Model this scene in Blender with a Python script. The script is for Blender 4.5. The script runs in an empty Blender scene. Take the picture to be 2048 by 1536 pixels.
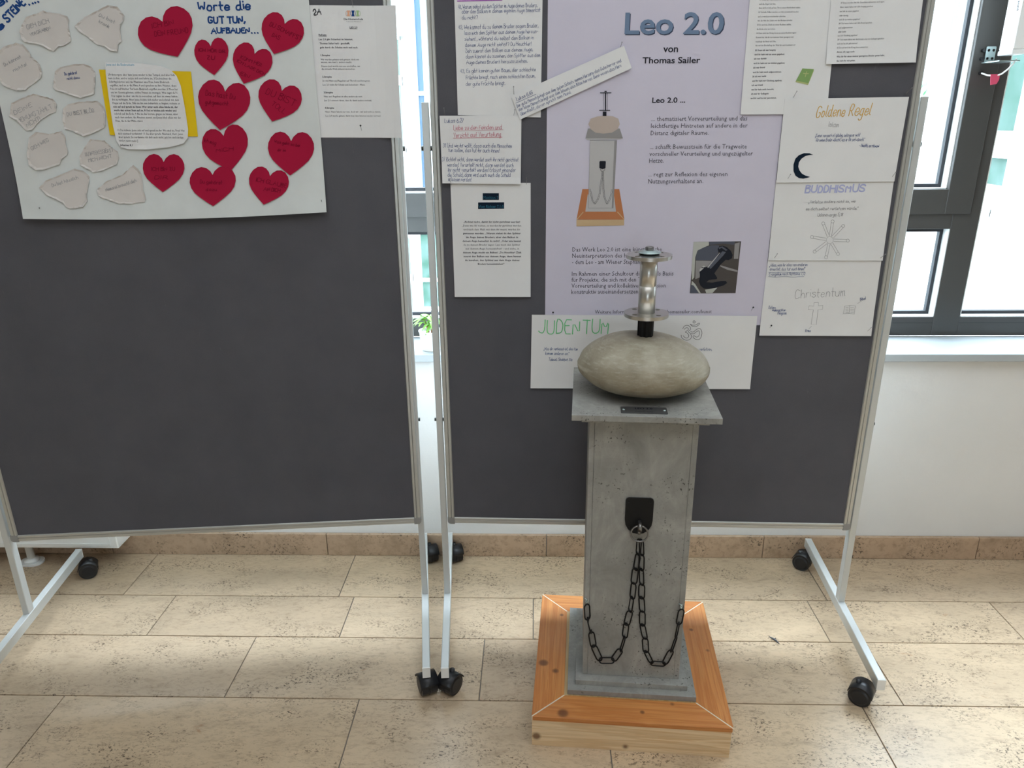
import bpy, bmesh, math, random
import numpy as np
from mathutils import Vector, Matrix

random.seed(7)
C = bpy.context.scene.collection
PI = math.pi

# ---------------------------------------------------------------- camera
F = 1486.0
CAMH = 1.55
Yc = np.array([42.2, -531.3, F]); Yc /= np.linalg.norm(Yc)
Zc = np.array([42.2, 4160.0, F]); Zc -= Yc * (Zc @ Yc); Zc /= np.linalg.norm(Zc); Zc = -Zc
Xc = np.cross(Yc, Zc)
RW = np.array([Xc, Yc, Zc])          # rows: world axes seen from the lens (x right, y down, z forward)
CAM = np.array([0.0, 0.0, CAMH])
cam_d = bpy.data.cameras.new('camera')
cam = bpy.data.objects.new('camera', cam_d); C.objects.link(cam)
cam_d.sensor_fit = 'HORIZONTAL'; cam_d.sensor_width = 36.0; cam_d.lens = 36.0 * F / 2048.0
cam_d.clip_start = 0.05; cam_d.clip_end = 200
right, down, fwd = RW[:, 0], RW[:, 1], RW[:, 2]
m = Matrix(((right[0], -down[0], -fwd[0], 0), (right[1], -down[1], -fwd[1], 0), (right[2], -down[2], -fwd[2], CAMH), (0, 0, 0, 1)))
cam.matrix_world = m
bpy.context.scene.camera = cam

# ---------------------------------------------------------------- world, lights, exposure
SKY = 10.8
world = bpy.data.worlds.new('overcast_sky'); bpy.context.scene.world = world
world.use_nodes = True
wn = world.node_tree.nodes; wl = world.node_tree.links
bg = wn['Background']
tc = wn.new('ShaderNodeTexCoord'); sx = wn.new('ShaderNodeSeparateXYZ'); cr = wn.new('ShaderNodeValToRGB')
wl.new(tc.outputs['Generated'], sx.inputs[0]); wl.new(sx.outputs['Z'], cr.inputs[0]); wl.new(cr.outputs[0], bg.inputs[0])
# overcast sky: the zenith is several times brighter than the horizon (CIE overcast)
el = cr.color_ramp.elements
el[0].position = 0.0; el[0].color = (0.19, 0.225, 0.25, 1)
el[1].position = 1.0; el[1].color = (0.86, 0.97, 1.10, 1)
bg.inputs[1].default_value = SKY

def area(name, loc, rot, sx_, sy_, energy, color=(1, 1, 1), portal=False):
    l = bpy.data.lights.new(name, 'AREA'); l.shape = 'RECTANGLE'; l.size = sx_; l.size_y = sy_
    l.energy = energy; l.color = color
    o = bpy.data.objects.new(name, l); C.objects.link(o); o.location = loc; o.rotation_euler = rot
    if portal: l.cycles.is_portal = True
    return o
area('window_portal_front', (1.0, 2.80, 1.93), (-PI / 2, 0, 0), 6.4, 2.3, 0, portal=True)
area('window_portal_back', (0.0, -7.71, 1.75), (PI / 2, 0, 0), 2.0, 1.4, 0, portal=True)

area('ceiling_lamp_light', (0.3, 0.1, 3.36), (0, 0, 0), 3.2, 2.2, 18, (0.93, 0.965, 1.05))

sc = bpy.context.scene
sc.view_settings.view_transform = 'Standard'; sc.view_settings.look = 'None'
sc.view_settings.gamma = 1.0; sc.view_settings.use_curve_mapping = False
sc.view_settings.exposure = 1.15
sc.cycles.max_bounces = 10; sc.cycles.diffuse_bounces = 5; sc.cycles.glossy_bounces = 4
sc.cycles.transmission_bounces = 6; sc.cycles.transparent_max_bounces = 12
sc.cycles.caustics_reflective = False; sc.cycles.caustics_refractive = False
sc.cycles.sample_clamp_indirect = 8.0
sc.cycles.use_denoising = True

# ---------------------------------------------------------------- projection helpers
def ray(px, py): return RW @ np.array([px - 1024.0, py - 768.0, F])
def at_floor(px, py, z=0.0):
    r = ray(px, py); return CAM + r * ((z - CAMH) / r[2])
def at_depth(px, py, D):
    r = ray(px, py); return CAM + r * (D / r[1])

# ---------------------------------------------------------------- materials
MATS = {}
def nmat(name, color=(0.8, 0.8, 0.8), rough=0.6, metal=0.0, spec=0.5, **kw):
    if name in MATS: return MATS[name]
    m_ = bpy.data.materials.new(name); m_.use_nodes = True
    b = m_.node_tree.nodes['Principled BSDF']
    b.inputs['Base Color'].default_value = (*color, 1); b.inputs['Roughness'].default_value = rough
    b.inputs['Metallic'].default_value = metal; b.inputs['Specular IOR Level'].default_value = spec
    for k, v in kw.items(): b.inputs[k].default_value = v
    MATS[name] = m_
    return m_
class NT:
    def __init__(s, mat):
        s.m = mat; s.n = mat.node_tree.nodes; s.l = mat.node_tree.links; s.b = s.n['Principled BSDF']
    def tex(s, coord='Object', scale=(1, 1, 1), rot=(0, 0, 0)):
        t = s.n.new('ShaderNodeTexCoord'); mp = s.n.new('ShaderNodeMapping')
        s.l.new(t.outputs[coord], mp.inputs[0]); mp.inputs['Scale'].default_value = scale; mp.inputs['Rotation'].default_value = rot
        return mp.outputs[0]
    def noise(s, vec, scale, detail=4, rough=0.6, dist=0.0):
        n = s.n.new('ShaderNodeTexNoise'); s.l.new(vec, n.inputs['Vector'])
        n.inputs['Scale'].default_value = scale; n.inputs['Detail'].default_value = detail
        n.inputs['Roughness'].default_value = rough; n.inputs['Distortion'].default_value = dist
        return n.outputs['Fac']
    def ramp(s, fac, stops):
        r = s.n.new('ShaderNodeValToRGB'); s.l.new(fac, r.inputs[0]); e = r.color_ramp.elements
        while len(e) > len(stops): e.remove(e[-1])
        while len(e) < len(stops): e.new(0.5)
        for i, (p, c) in enumerate(stops):
            e[i].position = p; e[i].color = (c, c, c, 1) if not isinstance(c, tuple) else (*c, 1)
        return r.outputs[0]
    def mix(s, fac, a, b, mode='MIX'):
        x = s.n.new('ShaderNodeMix'); x.data_type = 'RGBA'; x.blend_type = mode
        for i, v in ((0, fac), (6, a), (7, b)):
            if isinstance(v, (int, float)): x.inputs[i].default_value = v
            elif isinstance(v, tuple): x.inputs[i].default_value = (*v, 1)
            else: s.l.new(v, x.inputs[i])
        return x.outputs[2]
    def bump(s, h, strength=0.3, dist=0.002):
        b = s.n.new('ShaderNodeBump'); b.inputs['Strength'].default_value = strength; b.inputs['Distance'].default_value = dist
        s.l.new(h, b.inputs['Height']); s.l.new(b.outputs[0], s.b.inputs['Normal'])
    def color(s, c): s.l.new(c, s.b.inputs['Base Color'])
    def rnd(s):
        o = s.n.new('ShaderNodeObjectInfo'); return o.outputs['Random'], o
    def addvec(s, vec, rnd, k=37.0):
        m1 = s.n.new('ShaderNodeMath'); m1.operation = 'MULTIPLY'; s.l.new(rnd, m1.inputs[0]); m1.inputs[1].default_value = k
        c = s.n.new('ShaderNodeCombineXYZ'); s.l.new(m1.outputs[0], c.inputs[0]); s.l.new(m1.outputs[0], c.inputs[2])
        a = s.n.new('ShaderNodeVectorMath'); a.operation = 'ADD'; s.l.new(vec, a.inputs[0]); s.l.new(c.outputs[0], a.inputs[1])
        return a.outputs[0]

def travertine(name, base, dark, rough):
    m_ = nmat(name, base, rough, spec=0.5); t = NT(m_)
    r, _ = t.rnd(); v = t.addvec(t.tex('Object'), r)
    vs = t.addvec(t.tex('Object', (1, 2.2, 1)), r)
    big = t.noise(vs, 3.0, 5, 0.6, 0.6)
    c = t.ramp(big, [(0.30, tuple(x * 0.86 for x in base)), (0.5, base), (0.72, tuple(min(1, x * 1.12) for x in base))])
    tone = t.ramp(r, [(0.0, (0.86, 0.83, 0.80)), (0.5, (1, 0.98, 0.95)), (1.0, (1.07, 1.04, 0.98))])
    c = t.mix(1.0, c, tone, 'MULTIPLY')
    fine = t.noise(vs, 46, 6, 0.72, 0.25); blot = t.noise(vs, 12, 5, 0.7, 0.3)
    c = t.mix(t.ramp(fine, [(0.50, 0.0), (0.70, 0.55)]), c, dark)
    c = t.mix(t.ramp(blot, [(0.52, 0.0), (0.72, 0.45)]), c, dark)
    # clusters of open pores
    pv = t.addvec(t.tex('Object', (1, 1.5, 1)), r)
    pore = t.noise(pv, 120, 3, 0.7, 0.5); clus = t.noise(pv, 7, 4, 0.7)
    mul = t.n.new('ShaderNodeMath'); mul.operation = 'MULTIPLY'
    t.l.new(t.ramp(pore, [(0.55, 0.0), (0.61, 1.0)]), mul.inputs[0]); t.l.new(t.ramp(clus, [(0.46, 0.0), (0.60, 1.0)]), mul.inputs[1])
    c = t.mix(mul.outputs[0], c, tuple(x * 0.45 for x in dark))
    rust = t.noise(pv, 11, 3, 0.6, 1.5)
    c = t.mix(t.ramp(rust, [(0.69, 0.0), (0.78, 0.6)]), c, (0.40, 0.21, 0.10))
    t.color(c)
    t.bump(mul.outputs[0], -0.25, 0.001)
    return m_
M_TILE = travertine('travertine_floor', (0.56, 0.435, 0.305), (0.27, 0.18, 0.11), 0.30)
M_SKIRT = travertine('travertine_skirting', (0.47, 0.34, 0.24), (0.24, 0.16, 0.10), 0.45)
M_GROUT = nmat('grout', (0.22, 0.20, 0.17), 0.9)

def plaster(name, col, bumpy):
    m_ = nmat(name, col, 0.85, spec=0.2); t = NT(m_); v = t.tex('Object')
    n = t.noise(v, 40, 5, 0.6); t.bump(n, bumpy, 0.004)
    t.color(t.ramp(t.noise(v, 2.5, 4), [(0.3, tuple(c * 0.95 for c in col)), (0.7, col)]))
    return m_
M_WALL = plaster('wall_paint', (0.71, 0.70, 0.685), 0.25)
M_CEIL = nmat('ceiling_paint', (0.82, 0.82, 0.80), 0.9)
M_FACADE = plaster('render_facade', (0.50, 0.52, 0.515), 0.8)
M_PAVE = nmat('courtyard_paving', (0.55, 0.56, 0.54), 0.9)
M_WFRAME = nmat('window_frame_grey', (0.060, 0.058, 0.056), 0.42, 0.0, 0.5)
M_LITREVEAL = nmat('frame_reveal_lit', (0.72, 0.72, 0.70), 0.4)  # pale tone stands for daylight falling on the grey frame's reveals
M_GASKET = nmat('rubber_gasket', (0.012, 0.014, 0.02), 0.5)
M_SILL = nmat('sill_light_grey', (0.40, 0.43, 0.445), 0.4)
M_WHITE = nmat('white_lacquer', (0.80, 0.80, 0.78), 0.35)
M_GLASS = nmat('window_glass', (0.93, 1.0, 0.98), 0.0, 0.0, 0.5)
gt = NT(M_GLASS)
mixs = gt.n.new('ShaderNodeMixShader'); tr = gt.n.new('ShaderNodeBsdfTransparent'); gl = gt.n.new('ShaderNodeBsdfGlossy'); fr = gt.n.new('ShaderNodeFresnel')
tr.inputs[0].default_value = (0.94, 0.965, 0.965, 1); gl.inputs['Roughness'].default_value = 0.0; fr.inputs[0].default_value = 1.25
geo = gt.n.new('ShaderNodeNewGeometry'); sub = gt.n.new('ShaderNodeMath'); sub.operation = 'SUBTRACT'; sub.inputs[0].default_value = 1.0
mu = gt.n.new('ShaderNodeMath'); mu.operation = 'MULTIPLY'; gt.l.new(geo.outputs['Backfacing'], sub.inputs[1]); gt.l.new(fr.outputs[0], mu.inputs[0]); gt.l.new(sub.outputs[0], mu.inputs[1])
gt.l.new(mu.outputs[0], mixs.inputs[0]); gt.l.new(tr.outputs[0], mixs.inputs[1]); gt.l.new(gl.outputs[0], mixs.inputs[2])
gt.l.new(mixs.outputs[0], gt.n['Material Output'].inputs[0])
M_FARGLASS = nmat('far_glass', (0.16, 0.36, 0.30), 0.3, 0.0, 0.15)
t = NT(M_FARGLASS); t.color(t.ramp(t.noise(t.tex('Object'), 2.2, 5), [(0.35, (0.035, 0.085, 0.06)), (0.65, (0.10, 0.15, 0.14))]))
M_SKYREFL = nmat('sky_reflection_glass', (0.10, 0.16, 0.24), 0.3, 0.0, 0.15)  # sky reflection in the stairwell panes, painted as a blue base colour

def felt():
    m_ = nmat('felt_grey', (0.098, 0.098, 0.112), 0.95, spec=0.1); t = NT(m_); v = t.tex('Object')
    n = t.noise(v, 420, 3, 0.8); b = t.noise(v, 6, 4)
    c = t.ramp(b, [(0.3, (0.090, 0.090, 0.104)), (0.7, (0.108, 0.107, 0.122))])
    sc_ = t.noise(t.tex('Object', (9, 1, 2.2), (0, 0.3, 0)), 9, 2, 0.5, 0.6)
    c = t.mix(t.ramp(sc_, [(0.74, 0.0), (0.80, 0.35)]), c, (0.17, 0.17, 0.19))
    t.color(t.mix(t.ramp(n, [(0.3, 0.0), (0.8, 0.25)]), c, (0.15, 0.15, 0.16)))
    t.bump(n, 0.5, 0.001); return m_
M_FELT = felt()
M_ALU = nmat('anodised_aluminium', (0.52, 0.52, 0.49), 0.38, 0.55)
M_POST = nmat('silver_painted_steel', (0.60, 0.62, 0.61), 0.36, 0.25)
M_CAP = nmat('grey_plastic_cap', (0.28, 0.28, 0.27), 0.5)
M_BLACK = nmat('black_plastic', (0.012, 0.013, 0.016), 0.38)
M_DARKM = nmat('dark_metal_bolt', (0.05, 0.055, 0.05), 0.4, 0.6)

def paper(name, col, mott=0.0):
    m_ = nmat(name, col, 0.75, spec=0.2); t = NT(m_); v = t.tex('Object')
    n = t.noise(v, 9, 4, 0.6)
    t.color(t.ramp(n, [(0.3, tuple(c * (0.96 - mott) for c in col)), (0.7, col)]))
    t.bump(t.noise(v, 14, 2), 0.10, 0.004); return m_
M_PAPER = paper('white_paper', (0.78, 0.78, 0.78))
M_BIGP = paper('flipchart_paper', (0.70, 0.73, 0.72), 0.05)
M_BIGB = M_BIGP
M_POSTER = paper('lilac_poster', (0.63, 0.60, 0.71))
M_STONEP = paper('packing_paper', (0.66, 0.62, 0.59), 0.03)
M_HEART = paper('red_card', (0.38, 0.005, 0.040))
M_YEL = paper('yellow_card', (0.80, 0.55, 0.01))
def ink(name, c): return nmat('ink_' + name, c, 0.8, spec=0.1)
I_BLACK = ink('black', (0.03, 0.03, 0.04)); I_GREY = ink('pencil_grey', (0.33, 0.33, 0.34)); I_PRINT = ink('print_grey', (0.10, 0.10, 0.12))
I_NAVY = ink('marker_blue', (0.02, 0.07, 0.24)); I_PEN = ink('pen_blue', (0.13, 0.16, 0.30)); I_RED = ink('light_red', (0.62, 0.27, 0.32))
I_GREEN = ink('green', (0.16, 0.58, 0.24)); I_LBLUE = ink('felt_lilac_blue', (0.43, 0.46, 0.70)); I_GOLD = ink('ochre', (0.66, 0.40, 0.09))
I_DRED = ink('dark_red', (0.20, 0.004, 0.025)); I_TITLE = ink('title_slate', (0.17, 0.24, 0.36)); I_TSH = ink('title_shadow', (0.06, 0.08, 0.13))
I_CYAN = ink('heading_blue', (0.30, 0.52, 0.66)); I_BOX = ink('box_dark', (0.008, 0.018, 0.035)); I_BTXT = ink('box_text', (0.03, 0.13, 0.20))
I_PURP = ink('purple', (0.33, 0.08, 0.42)); I_PGREY = ink('photo_grey', (0.30, 0.29, 0.29)); I_PGRED = ink('photo_grey_light', (0.50, 0.49, 0.49))
I_PWOOD = ink('photo_wood', (0.50, 0.20, 0.09)); I_PWOODL = ink('photo_wood_light', (0.58, 0.42, 0.25)); I_PSTONE = ink('photo_stone', (0.50, 0.42, 0.37))
I_PDARK = ink('photo_black', (0.02, 0.022, 0.03)); I_PD2 = ink('photo_slate', (0.10, 0.11, 0.14)); I_PD3 = ink('photo_brown', (0.09, 0.08, 0.075)); I_PDL = ink('photo_pale', (0.48, 0.49, 0.45))
I_BOOKG = ink('sticker_green', (0.24, 0.38, 0.14)); I_BOOKL = ink('sticker_green_light', (0.46, 0.50, 0.22)); I_SAL = ink('logo_orange', (0.72, 0.38, 0.24)); I_LGR = ink('logo_green', (0.36, 0.52, 0.26))

def concrete():
    m_ = nmat('concrete_decor', (0.22, 0.215, 0.19), 0.55, spec=0.35); t = NT(m_); v = t.tex('Object')
    a = t.noise(v, 7, 6, 0.65, 0.8)
    c = t.ramp(a, [(0.28, (0.215, 0.212, 0.20)), (0.5, (0.31, 0.303, 0.28)), (0.72, (0.41, 0.40, 0.365))])
    br = t.noise(t.tex('Object', (1, 1, 0.35), (0.2, 0.5, 0.1)), 22, 4, 0.6, 2.5)
    c = t.mix(t.ramp(br, [(0.42, 0.25), (0.62, 0.0)]), c, (0.19, 0.183, 0.165))
    pore = t.noise(v, 150, 2, 0.6); clus = t.noise(v, 9, 3, 0.6)
    mul = t.n.new('ShaderNodeMath'); mul.operation = 'MULTIPLY'
    t.l.new(t.ramp(pore, [(0.62, 0.0), (0.68, 1.0)]), mul.inputs[0]); t.l.new(t.ramp(clus, [(0.48, 0.0), (0.62, 1.0)]), mul.inputs[1])
    t.color(t.mix(mul.outputs[0], c, (0.05, 0.048, 0.04))); return m_
M_CONC = concrete()
def wood(name, c1, c2, axis, knots):
    m_ = nmat(name, c1, 0.45, spec=0.4); t = NT(m_)
    s_ = [26, 26, 26]; s_[axis] = 1.1
    v = t.tex('Object', tuple(s_)); r, _ = t.rnd(); v = t.addvec(v, r)
    g = t.noise(v, 1.6, 5, 0.6, 0.35); f = t.noise(v, 7, 3, 0.6)
    c = t.ramp(g, [(0.30, c1), (0.46, c2), (0.52, c1), (0.66, c2)])
    c = t.mix(t.ramp(f, [(0.4, 0.0), (0.75, 0.35)]), c, tuple(x * 0.6 for x in c1))
    big = t.noise(t.addvec(t.tex('Object'), r), 6, 2); c = t.mix(t.ramp(big, [(0.35, 0.3), (0.6, 0.0)]), c, tuple(x * 0.8 for x in c1))
    # knots: dark rings round fixed spots
    for (kx, ky, kz, kr) in knots:
        vm = t.n.new('ShaderNodeVectorMath'); vm.operation = 'DISTANCE'; tt = t.n.new('ShaderNodeTexCoord')
        t.l.new(tt.outputs['Object'], vm.inputs[0]); vm.inputs[1].default_value = (kx, ky, kz)
        c = t.mix(t.ramp(vm.outputs['Value'], [(0.0, 0.85), (kr * 0.6, 0.8), (kr, 0.0)]), c, (0.12, 0.045, 0.02))
    t.color(c); t.bump(g, 0.15, 0.001); return m_
SP = nmat('stone_skin', (0.4, 0.35, 0.27), 0.5, spec=0.35); t = NT(SP)
v = t.tex('Object'); a = t.noise(v, 11, 6, 0.65, 0.4)
c = t.ramp(a, [(0.28, (0.24, 0.205, 0.145)), (0.5, (0.345, 0.305, 0.225)), (0.75, (0.45, 0.41, 0.33))])
b_ = t.noise(t.tex('Object', (4, 4, 26)), 9, 4, 0.7)
c = t.mix(t.ramp(b_, [(0.5, 0.0), (0.7, 0.45)]), c, (0.52, 0.48, 0.40))
t.color(c); t.bump(b_, 0.35, 0.002); M_STONE = SP
M_STEEL = nmat('turned_stainless', (0.60, 0.58, 0.54), 0.32, 1.0); t = NT(M_STEEL); t.bump(t.noise(t.tex('Object', (1, 1, 60)), 8, 3), 0.05, 0.001)
M_ZINC = nmat('zinc_plated', (0.55, 0.66, 0.66), 0.3, 0.9)
M_IRON = nmat('black_iron', (0.006, 0.006, 0.006), 0.5, 0.0, 0.25)
M_RINGM = nmat('worn_steel_ring', (0.22, 0.21, 0.20), 0.32, 0.9)
M_PLATE = nmat('engraved_plate', (0.13, 0.13, 0.13), 0.35, 0.5)

# ---------------------------------------------------------------- object helpers
def mesh_from(verts, faces, name='m'):
    me = bpy.data.meshes.new(name); me.from_pydata([tuple(map(float, v)) for v in verts], [], faces); me.update(); return me
def obj(name, me, mat=None, parent=None, loc=None, rot=None, smooth=False):
    o = bpy.data.objects.new(name, me); C.objects.link(o)
    if mat is not None and me is not None and not me.materials: me.materials.append(mat)
    if parent is not None: o.parent = parent
    if loc is not None: o.location = loc
    if rot is not None: o.rotation_euler = rot
    if smooth:
        for p in me.polygons: p.use_smooth = True
    return o
def tag(o, label, cat, group=None):
    o['label'] = label; o['category'] = cat
    if group: o['group'] = group
    return o
def struct(o): o['kind'] = 'structure'; return o
def empty(name, loc=(0, 0, 0), rz=0.0):
    o = bpy.data.objects.new(name, None); C.objects.link(o); o.location = loc; o.rotation_euler = (0, 0, rz); o.empty_display_size = 0.05; return o
def bm_mesh(bm, name='m'):
    me = bpy.data.meshes.new(name); bm.normal_update(); bm.to_mesh(me); bm.free(); return me
def add_box(bm, c, s, bev=0.0, rz=0.0):
    r = bmesh.ops.create_cube(bm, size=1.0)
    vs = r['verts']
    bmesh.ops.scale(bm, vec=s, verts=vs)
    if bev > 0:
        es = list({e for v in vs for e in v.link_edges})
        rr = bmesh.ops.bevel(bm, geom=es, offset=bev, segments=1, affect='EDGES'); vs = list({v for f in rr['faces'] for v in f.verts} | {v for v in vs if v.is_valid})
    if rz: bmesh.ops.rotate(bm, verts=vs, cent=(0, 0, 0), matrix=Matrix.Rotation(rz, 3, 'Z'))
    bmesh.ops.translate(bm, vec=c, verts=vs)
    return vs
def boxm(c, s, bev=0.0, name='m', rz=0.0):
    bm = bmesh.new(); add_box(bm, c, s, bev, rz); return bm_mesh(bm, name)
def span(x0, x1, y0, y1, z0, z1, bev=0.0): return boxm(((x0 + x1) / 2, (y0 + y1) / 2, (z0 + z1) / 2), (x1 - x0, y1 - y0, z1 - z0), bev)
def add_span(bm, x0, x1, y0, y1, z0, z1, bev=0.0): add_box(bm, ((x0 + x1) / 2, (y0 + y1) / 2, (z0 + z1) / 2), (x1 - x0, y1 - y0, z1 - z0), bev)
def add_cyl(bm, p0, p1, r0, r1=None, seg=20, caps=True):
    p0 = Vector(p0); p1 = Vector(p1); d = p1 - p0; r1 = r0 if r1 is None else r1
    q = d.to_track_quat('Z', 'Y').to_matrix().to_4x4()
    bmesh.ops.create_cone(bm, cap_ends=caps, segments=seg, radius1=r0, radius2=r1, depth=d.length, matrix=Matrix.Translation((p0 + p1) / 2) @ q)
def tube(bm, pts, r, sides=8, closed=False):
    pts = [Vector(p) for p in pts]; n = len(pts); rings = []; up = None
    for i, p in enumerate(pts):
        a = pts[(i - 1) % n] if (closed or i > 0) else p; b = pts[(i + 1) % n] if (closed or i < n - 1) else p
        d = (b - a).normalized()
        if up is None: up = d.orthogonal().normalized()
        s = d.cross(up).normalized(); up = s.cross(d).normalized()
        rr = r[i] if isinstance(r, (list, tuple)) else r
        rings.append([bm.verts.new(p + (s * math.cos(2 * PI * k / sides) + up * math.sin(2 * PI * k / sides)) * rr) for k in range(sides)])
    for i in range(n if closed else n - 1):
        A = rings[i]; B = rings[(i + 1) % n]
        off = 0
        if closed and i == n - 1:
            off = min(range(sides), key=lambda o_: (A[0].co - B[o_].co).length)
        for k in range(sides): bm.faces.new((A[k], A[(k + 1) % sides], B[(k + 1 + off) % sides], B[(k + off) % sides]))
    if not closed:
        bm.faces.new(list(reversed(rings[0]))); bm.faces.new(rings[-1])
def lathe(prof, seg=32):
    vs = []; fs = []
    for (r, z) in prof:
        for k in range(seg): a = 2 * PI * k / seg; vs.append((r * math.cos(a), r * math.sin(a), z))
    for i in range(len(prof) - 1):
        for k in range(seg): k2 = (k + 1) % seg; fs.append((i * seg + k, i * seg + k2, (i + 1) * seg + k2, (i + 1) * seg + k))
    fs.append(tuple(range(seg))[::-1]); fs.append(tuple((len(prof) - 1) * seg + k for k in range(seg)))
    return mesh_from(vs, fs)
def curve2d(loops, depth, res=4):
    cu = bpy.data.curves.new('c', 'CURVE'); cu.dimensions = '2D'; cu.fill_mode = 'BOTH'; cu.extrude = depth / 2
    for lp in loops:
        sp = cu.splines.new('POLY'); sp.points.add(len(lp) - 1); sp.use_cyclic_u = True
        for i, (x, y) in enumerate(lp): sp.points[i].co = (x, y, 0, 1)
    o = bpy.data.objects.new('tmp', cu); C.objects.link(o); dg = bpy.context.evaluated_depsgraph_get()
    me = bpy.data.meshes.new_from_object(o.evaluated_get(dg)); bpy.data.objects.remove(o); bpy.data.curves.remove(cu)
    return me
def circ(cx, cy, r, n=24): return [(cx + r * math.cos(2 * PI * k / n), cy + r * math.sin(2 * PI * k / n)) for k in range(n)]
def rrect(w, h, r, n=5):
    out = []
    for (sx_, sy_, a0) in ((1, 1, 0), (-1, 1, 90), (-1, -1, 180), (1, -1, 270)):
        for k in range(n + 1):
            a = math.radians(a0 + 90 * k / n); out.append((sx_ * (w / 2 - r) + r * math.cos(a), sy_ * (h / 2 - r) + r * math.sin(a)))
    return out
def extrude_profile(prof, axis_len, frame):
    """prof: list of (a,b); frame: function (a,b,t)->xyz"""
    n = len(prof); vs = [frame(a, b, 0) for a, b in prof] + [frame(a, b, axis_len) for a, b in prof]
    fs = [(i, (i + 1) % n, n + (i + 1) % n, n + i) for i in range(n)] + [tuple(range(n))[::-1], tuple(range(n, 2 * n))]
    return mesh_from(vs, fs)
def fix_normals(me):
    bm = bmesh.new(); bm.from_mesh(me); bmesh.ops.recalc_face_normals(bm, faces=bm.faces); bm.to_mesh(me); bm.free(); return me
def copy_tree(o, parent=None):
    c = o.copy(); C.objects.link(c); c.parent = parent
    for ch in list(o.children): copy_tree(ch, c)
    return c

# ================================================================ SETTING
WY = 2.425            # inner face of the window wall
WINY = 2.617          # inner face of the window frames
GLY = 2.662           # glass
SILLZ = 0.800
X0, X1, YB, ZC = -5.5, 6.0, -7.5, 3.4

floor = struct(obj('floor', span(X0 - .1, X1 + .1, YB - .1, WY + .3, -0.14, -0.004), M_GROUT))
rows = [(2.154, 2.425, [-2.25, -1.429, -0.672, 0.25, 0.998, 1.85, 2.7]),
        (1.941, 2.154, [-2.05, -1.2405, -0.6175, 0.0007, 0.929, 1.536, 2.35]),
        (1.676, 1.941, [-1.75, -0.883, -0.153, 0.42, 1.0327, 1.95]),
        (1.376, 1.676, [-2.1, -1.346, -0.494, 0.2009, 0.915, 1.75, 2.5]),
        (1.156, 1.376, [-1.6, -0.8, 0.05, 0.7, 1.4, 2.1]),
        (0.88, 1.156, [-1.9, -1.1, -0.3, 0.45, 1.2, 2.0])]
y = 0.88; k = 0
while y > YB:
    h = (0.22, 0.272)[k % 2]; k += 1
    rows.append((max(YB, y - h), y, [-3.2 + 0.3 * (k % 3) + 0.82 * i for i in range(9)])); y -= h
tile_cache = {}
n_tile = 0; loose = bmesh.new()
for (ya, yb_, js) in rows:
    js = sorted(js)
    a = js[0]
    while a > X0 + 0.1: a -= 0.83; js.insert(0, a)
    while js[-1] < X1 - 0.1: js.append(js[-1] + 0.86)
    js[0] = X0; js = [j for j in js if j <= X1] + [X1]
    for i in range(len(js) - 1):
        w = js[i + 1] - js[i] - 0.003; d = yb_ - ya - 0.003
        if w < 0.02: continue
        cx, cy = (js[i] + js[i + 1]) / 2, (ya + yb_) / 2
        if n_tile < 290:
            o = obj('tile', boxm((0, 0, -0.010), (w, d, 0.020), 0.0008), M_TILE, floor, (cx, cy, random.uniform(-0.0004, 0.0)))
            n_tile += 1
        else: add_box(loose, (cx, cy, -0.010), (w, d, 0.020))
if len(loose.verts):
    o = obj('tile_field', bm_mesh(loose), M_TILE, floor); o['kind'] = 'stuff'

# window wall with one long band of windows
bm = bmesh.new()
add_span(bm, X0, X1, WY, WY + .30, -0.13, 0.772); add_span(bm, X0, X1, WY, WY + .30, 3.05, ZC)
add_span(bm, X0, -2.2, WY, WY + .30, 0.772, 3.05); add_span(bm, 4.2, X1, WY, WY + .30, 0.772, 3.05)
struct(obj('wall_front', bm_mesh(bm), M_WALL))
struct(obj('wall_skylight_block', span(X0, X1, WY + .02, WY + .30, ZC + .1, 11.0), M_FACADE))  # unseen upper storeys, added to block skylight from the facades
struct(obj('wall_left', span(X0 - .12, X0, YB, WY + .3, -0.13, ZC), M_WALL))
struct(obj('wall_right', span(X1, X1 + .12, YB, WY + .3, -0.13, ZC), M_WALL))
struct(obj('ceiling', span(X0 - .12, X1 + .12, YB - .2, WY + .3, ZC, ZC + .1), M_CEIL))
bm = bmesh.new()
BX, BZ0, BZ1 = 1.0, 1.0, 2.4
add_span(bm, X0 - .12, X1 + .12, YB - .2, YB, -0.13, BZ0); add_span(bm, X0 - .12, X1 + .12, YB - .2, YB, BZ1, ZC)
add_span(bm, X0 - .12, -BX, YB - .2, YB, BZ0, BZ1); add_span(bm, BX, X1 + .12, YB - .2, YB, BZ0, BZ1)
struct(obj('wall_back', bm_mesh(bm), M_WALL))
bm = bmesh.new()
for (a, b) in ((-BX, -BX + .05), (BX - .05, BX)): add_span(bm, a, b, YB - .16, YB - .1, BZ0, BZ1)
add_span(bm, -BX, BX, YB - .158, YB - .102, BZ0, BZ0 + .05); add_span(bm, -BX, BX, YB - .158, YB - .102, BZ1 - .05, BZ1)
struct(obj('window_9', bm_mesh(bm), M_WFRAME))

skirt = struct(empty('baseboard_front', (0, WY, 0)))
js = [X0, -3.3, -2.35, -1.6, -0.7755, 0.05, 0.8514, 1.6315, 2.45, 3.3, X1]
for a, b in zip(js, js[1:]):
    w = b - a - 0.0025
    obj('tile', boxm((0, 0, 0), (w, 0.014, 0.090), 0.001), M_SKIRT, skirt, ((a + b) / 2, -0.0075, 0.0455))

# window sill, one long board
bm = bmesh.new(); add_span(bm, -2.2, 4.2, WY - 0.034, WINY + 0.0, 0.7735, SILLZ, 0.002)
struct(obj('trim_1', bm_mesh(bm), M_SILL))

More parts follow.
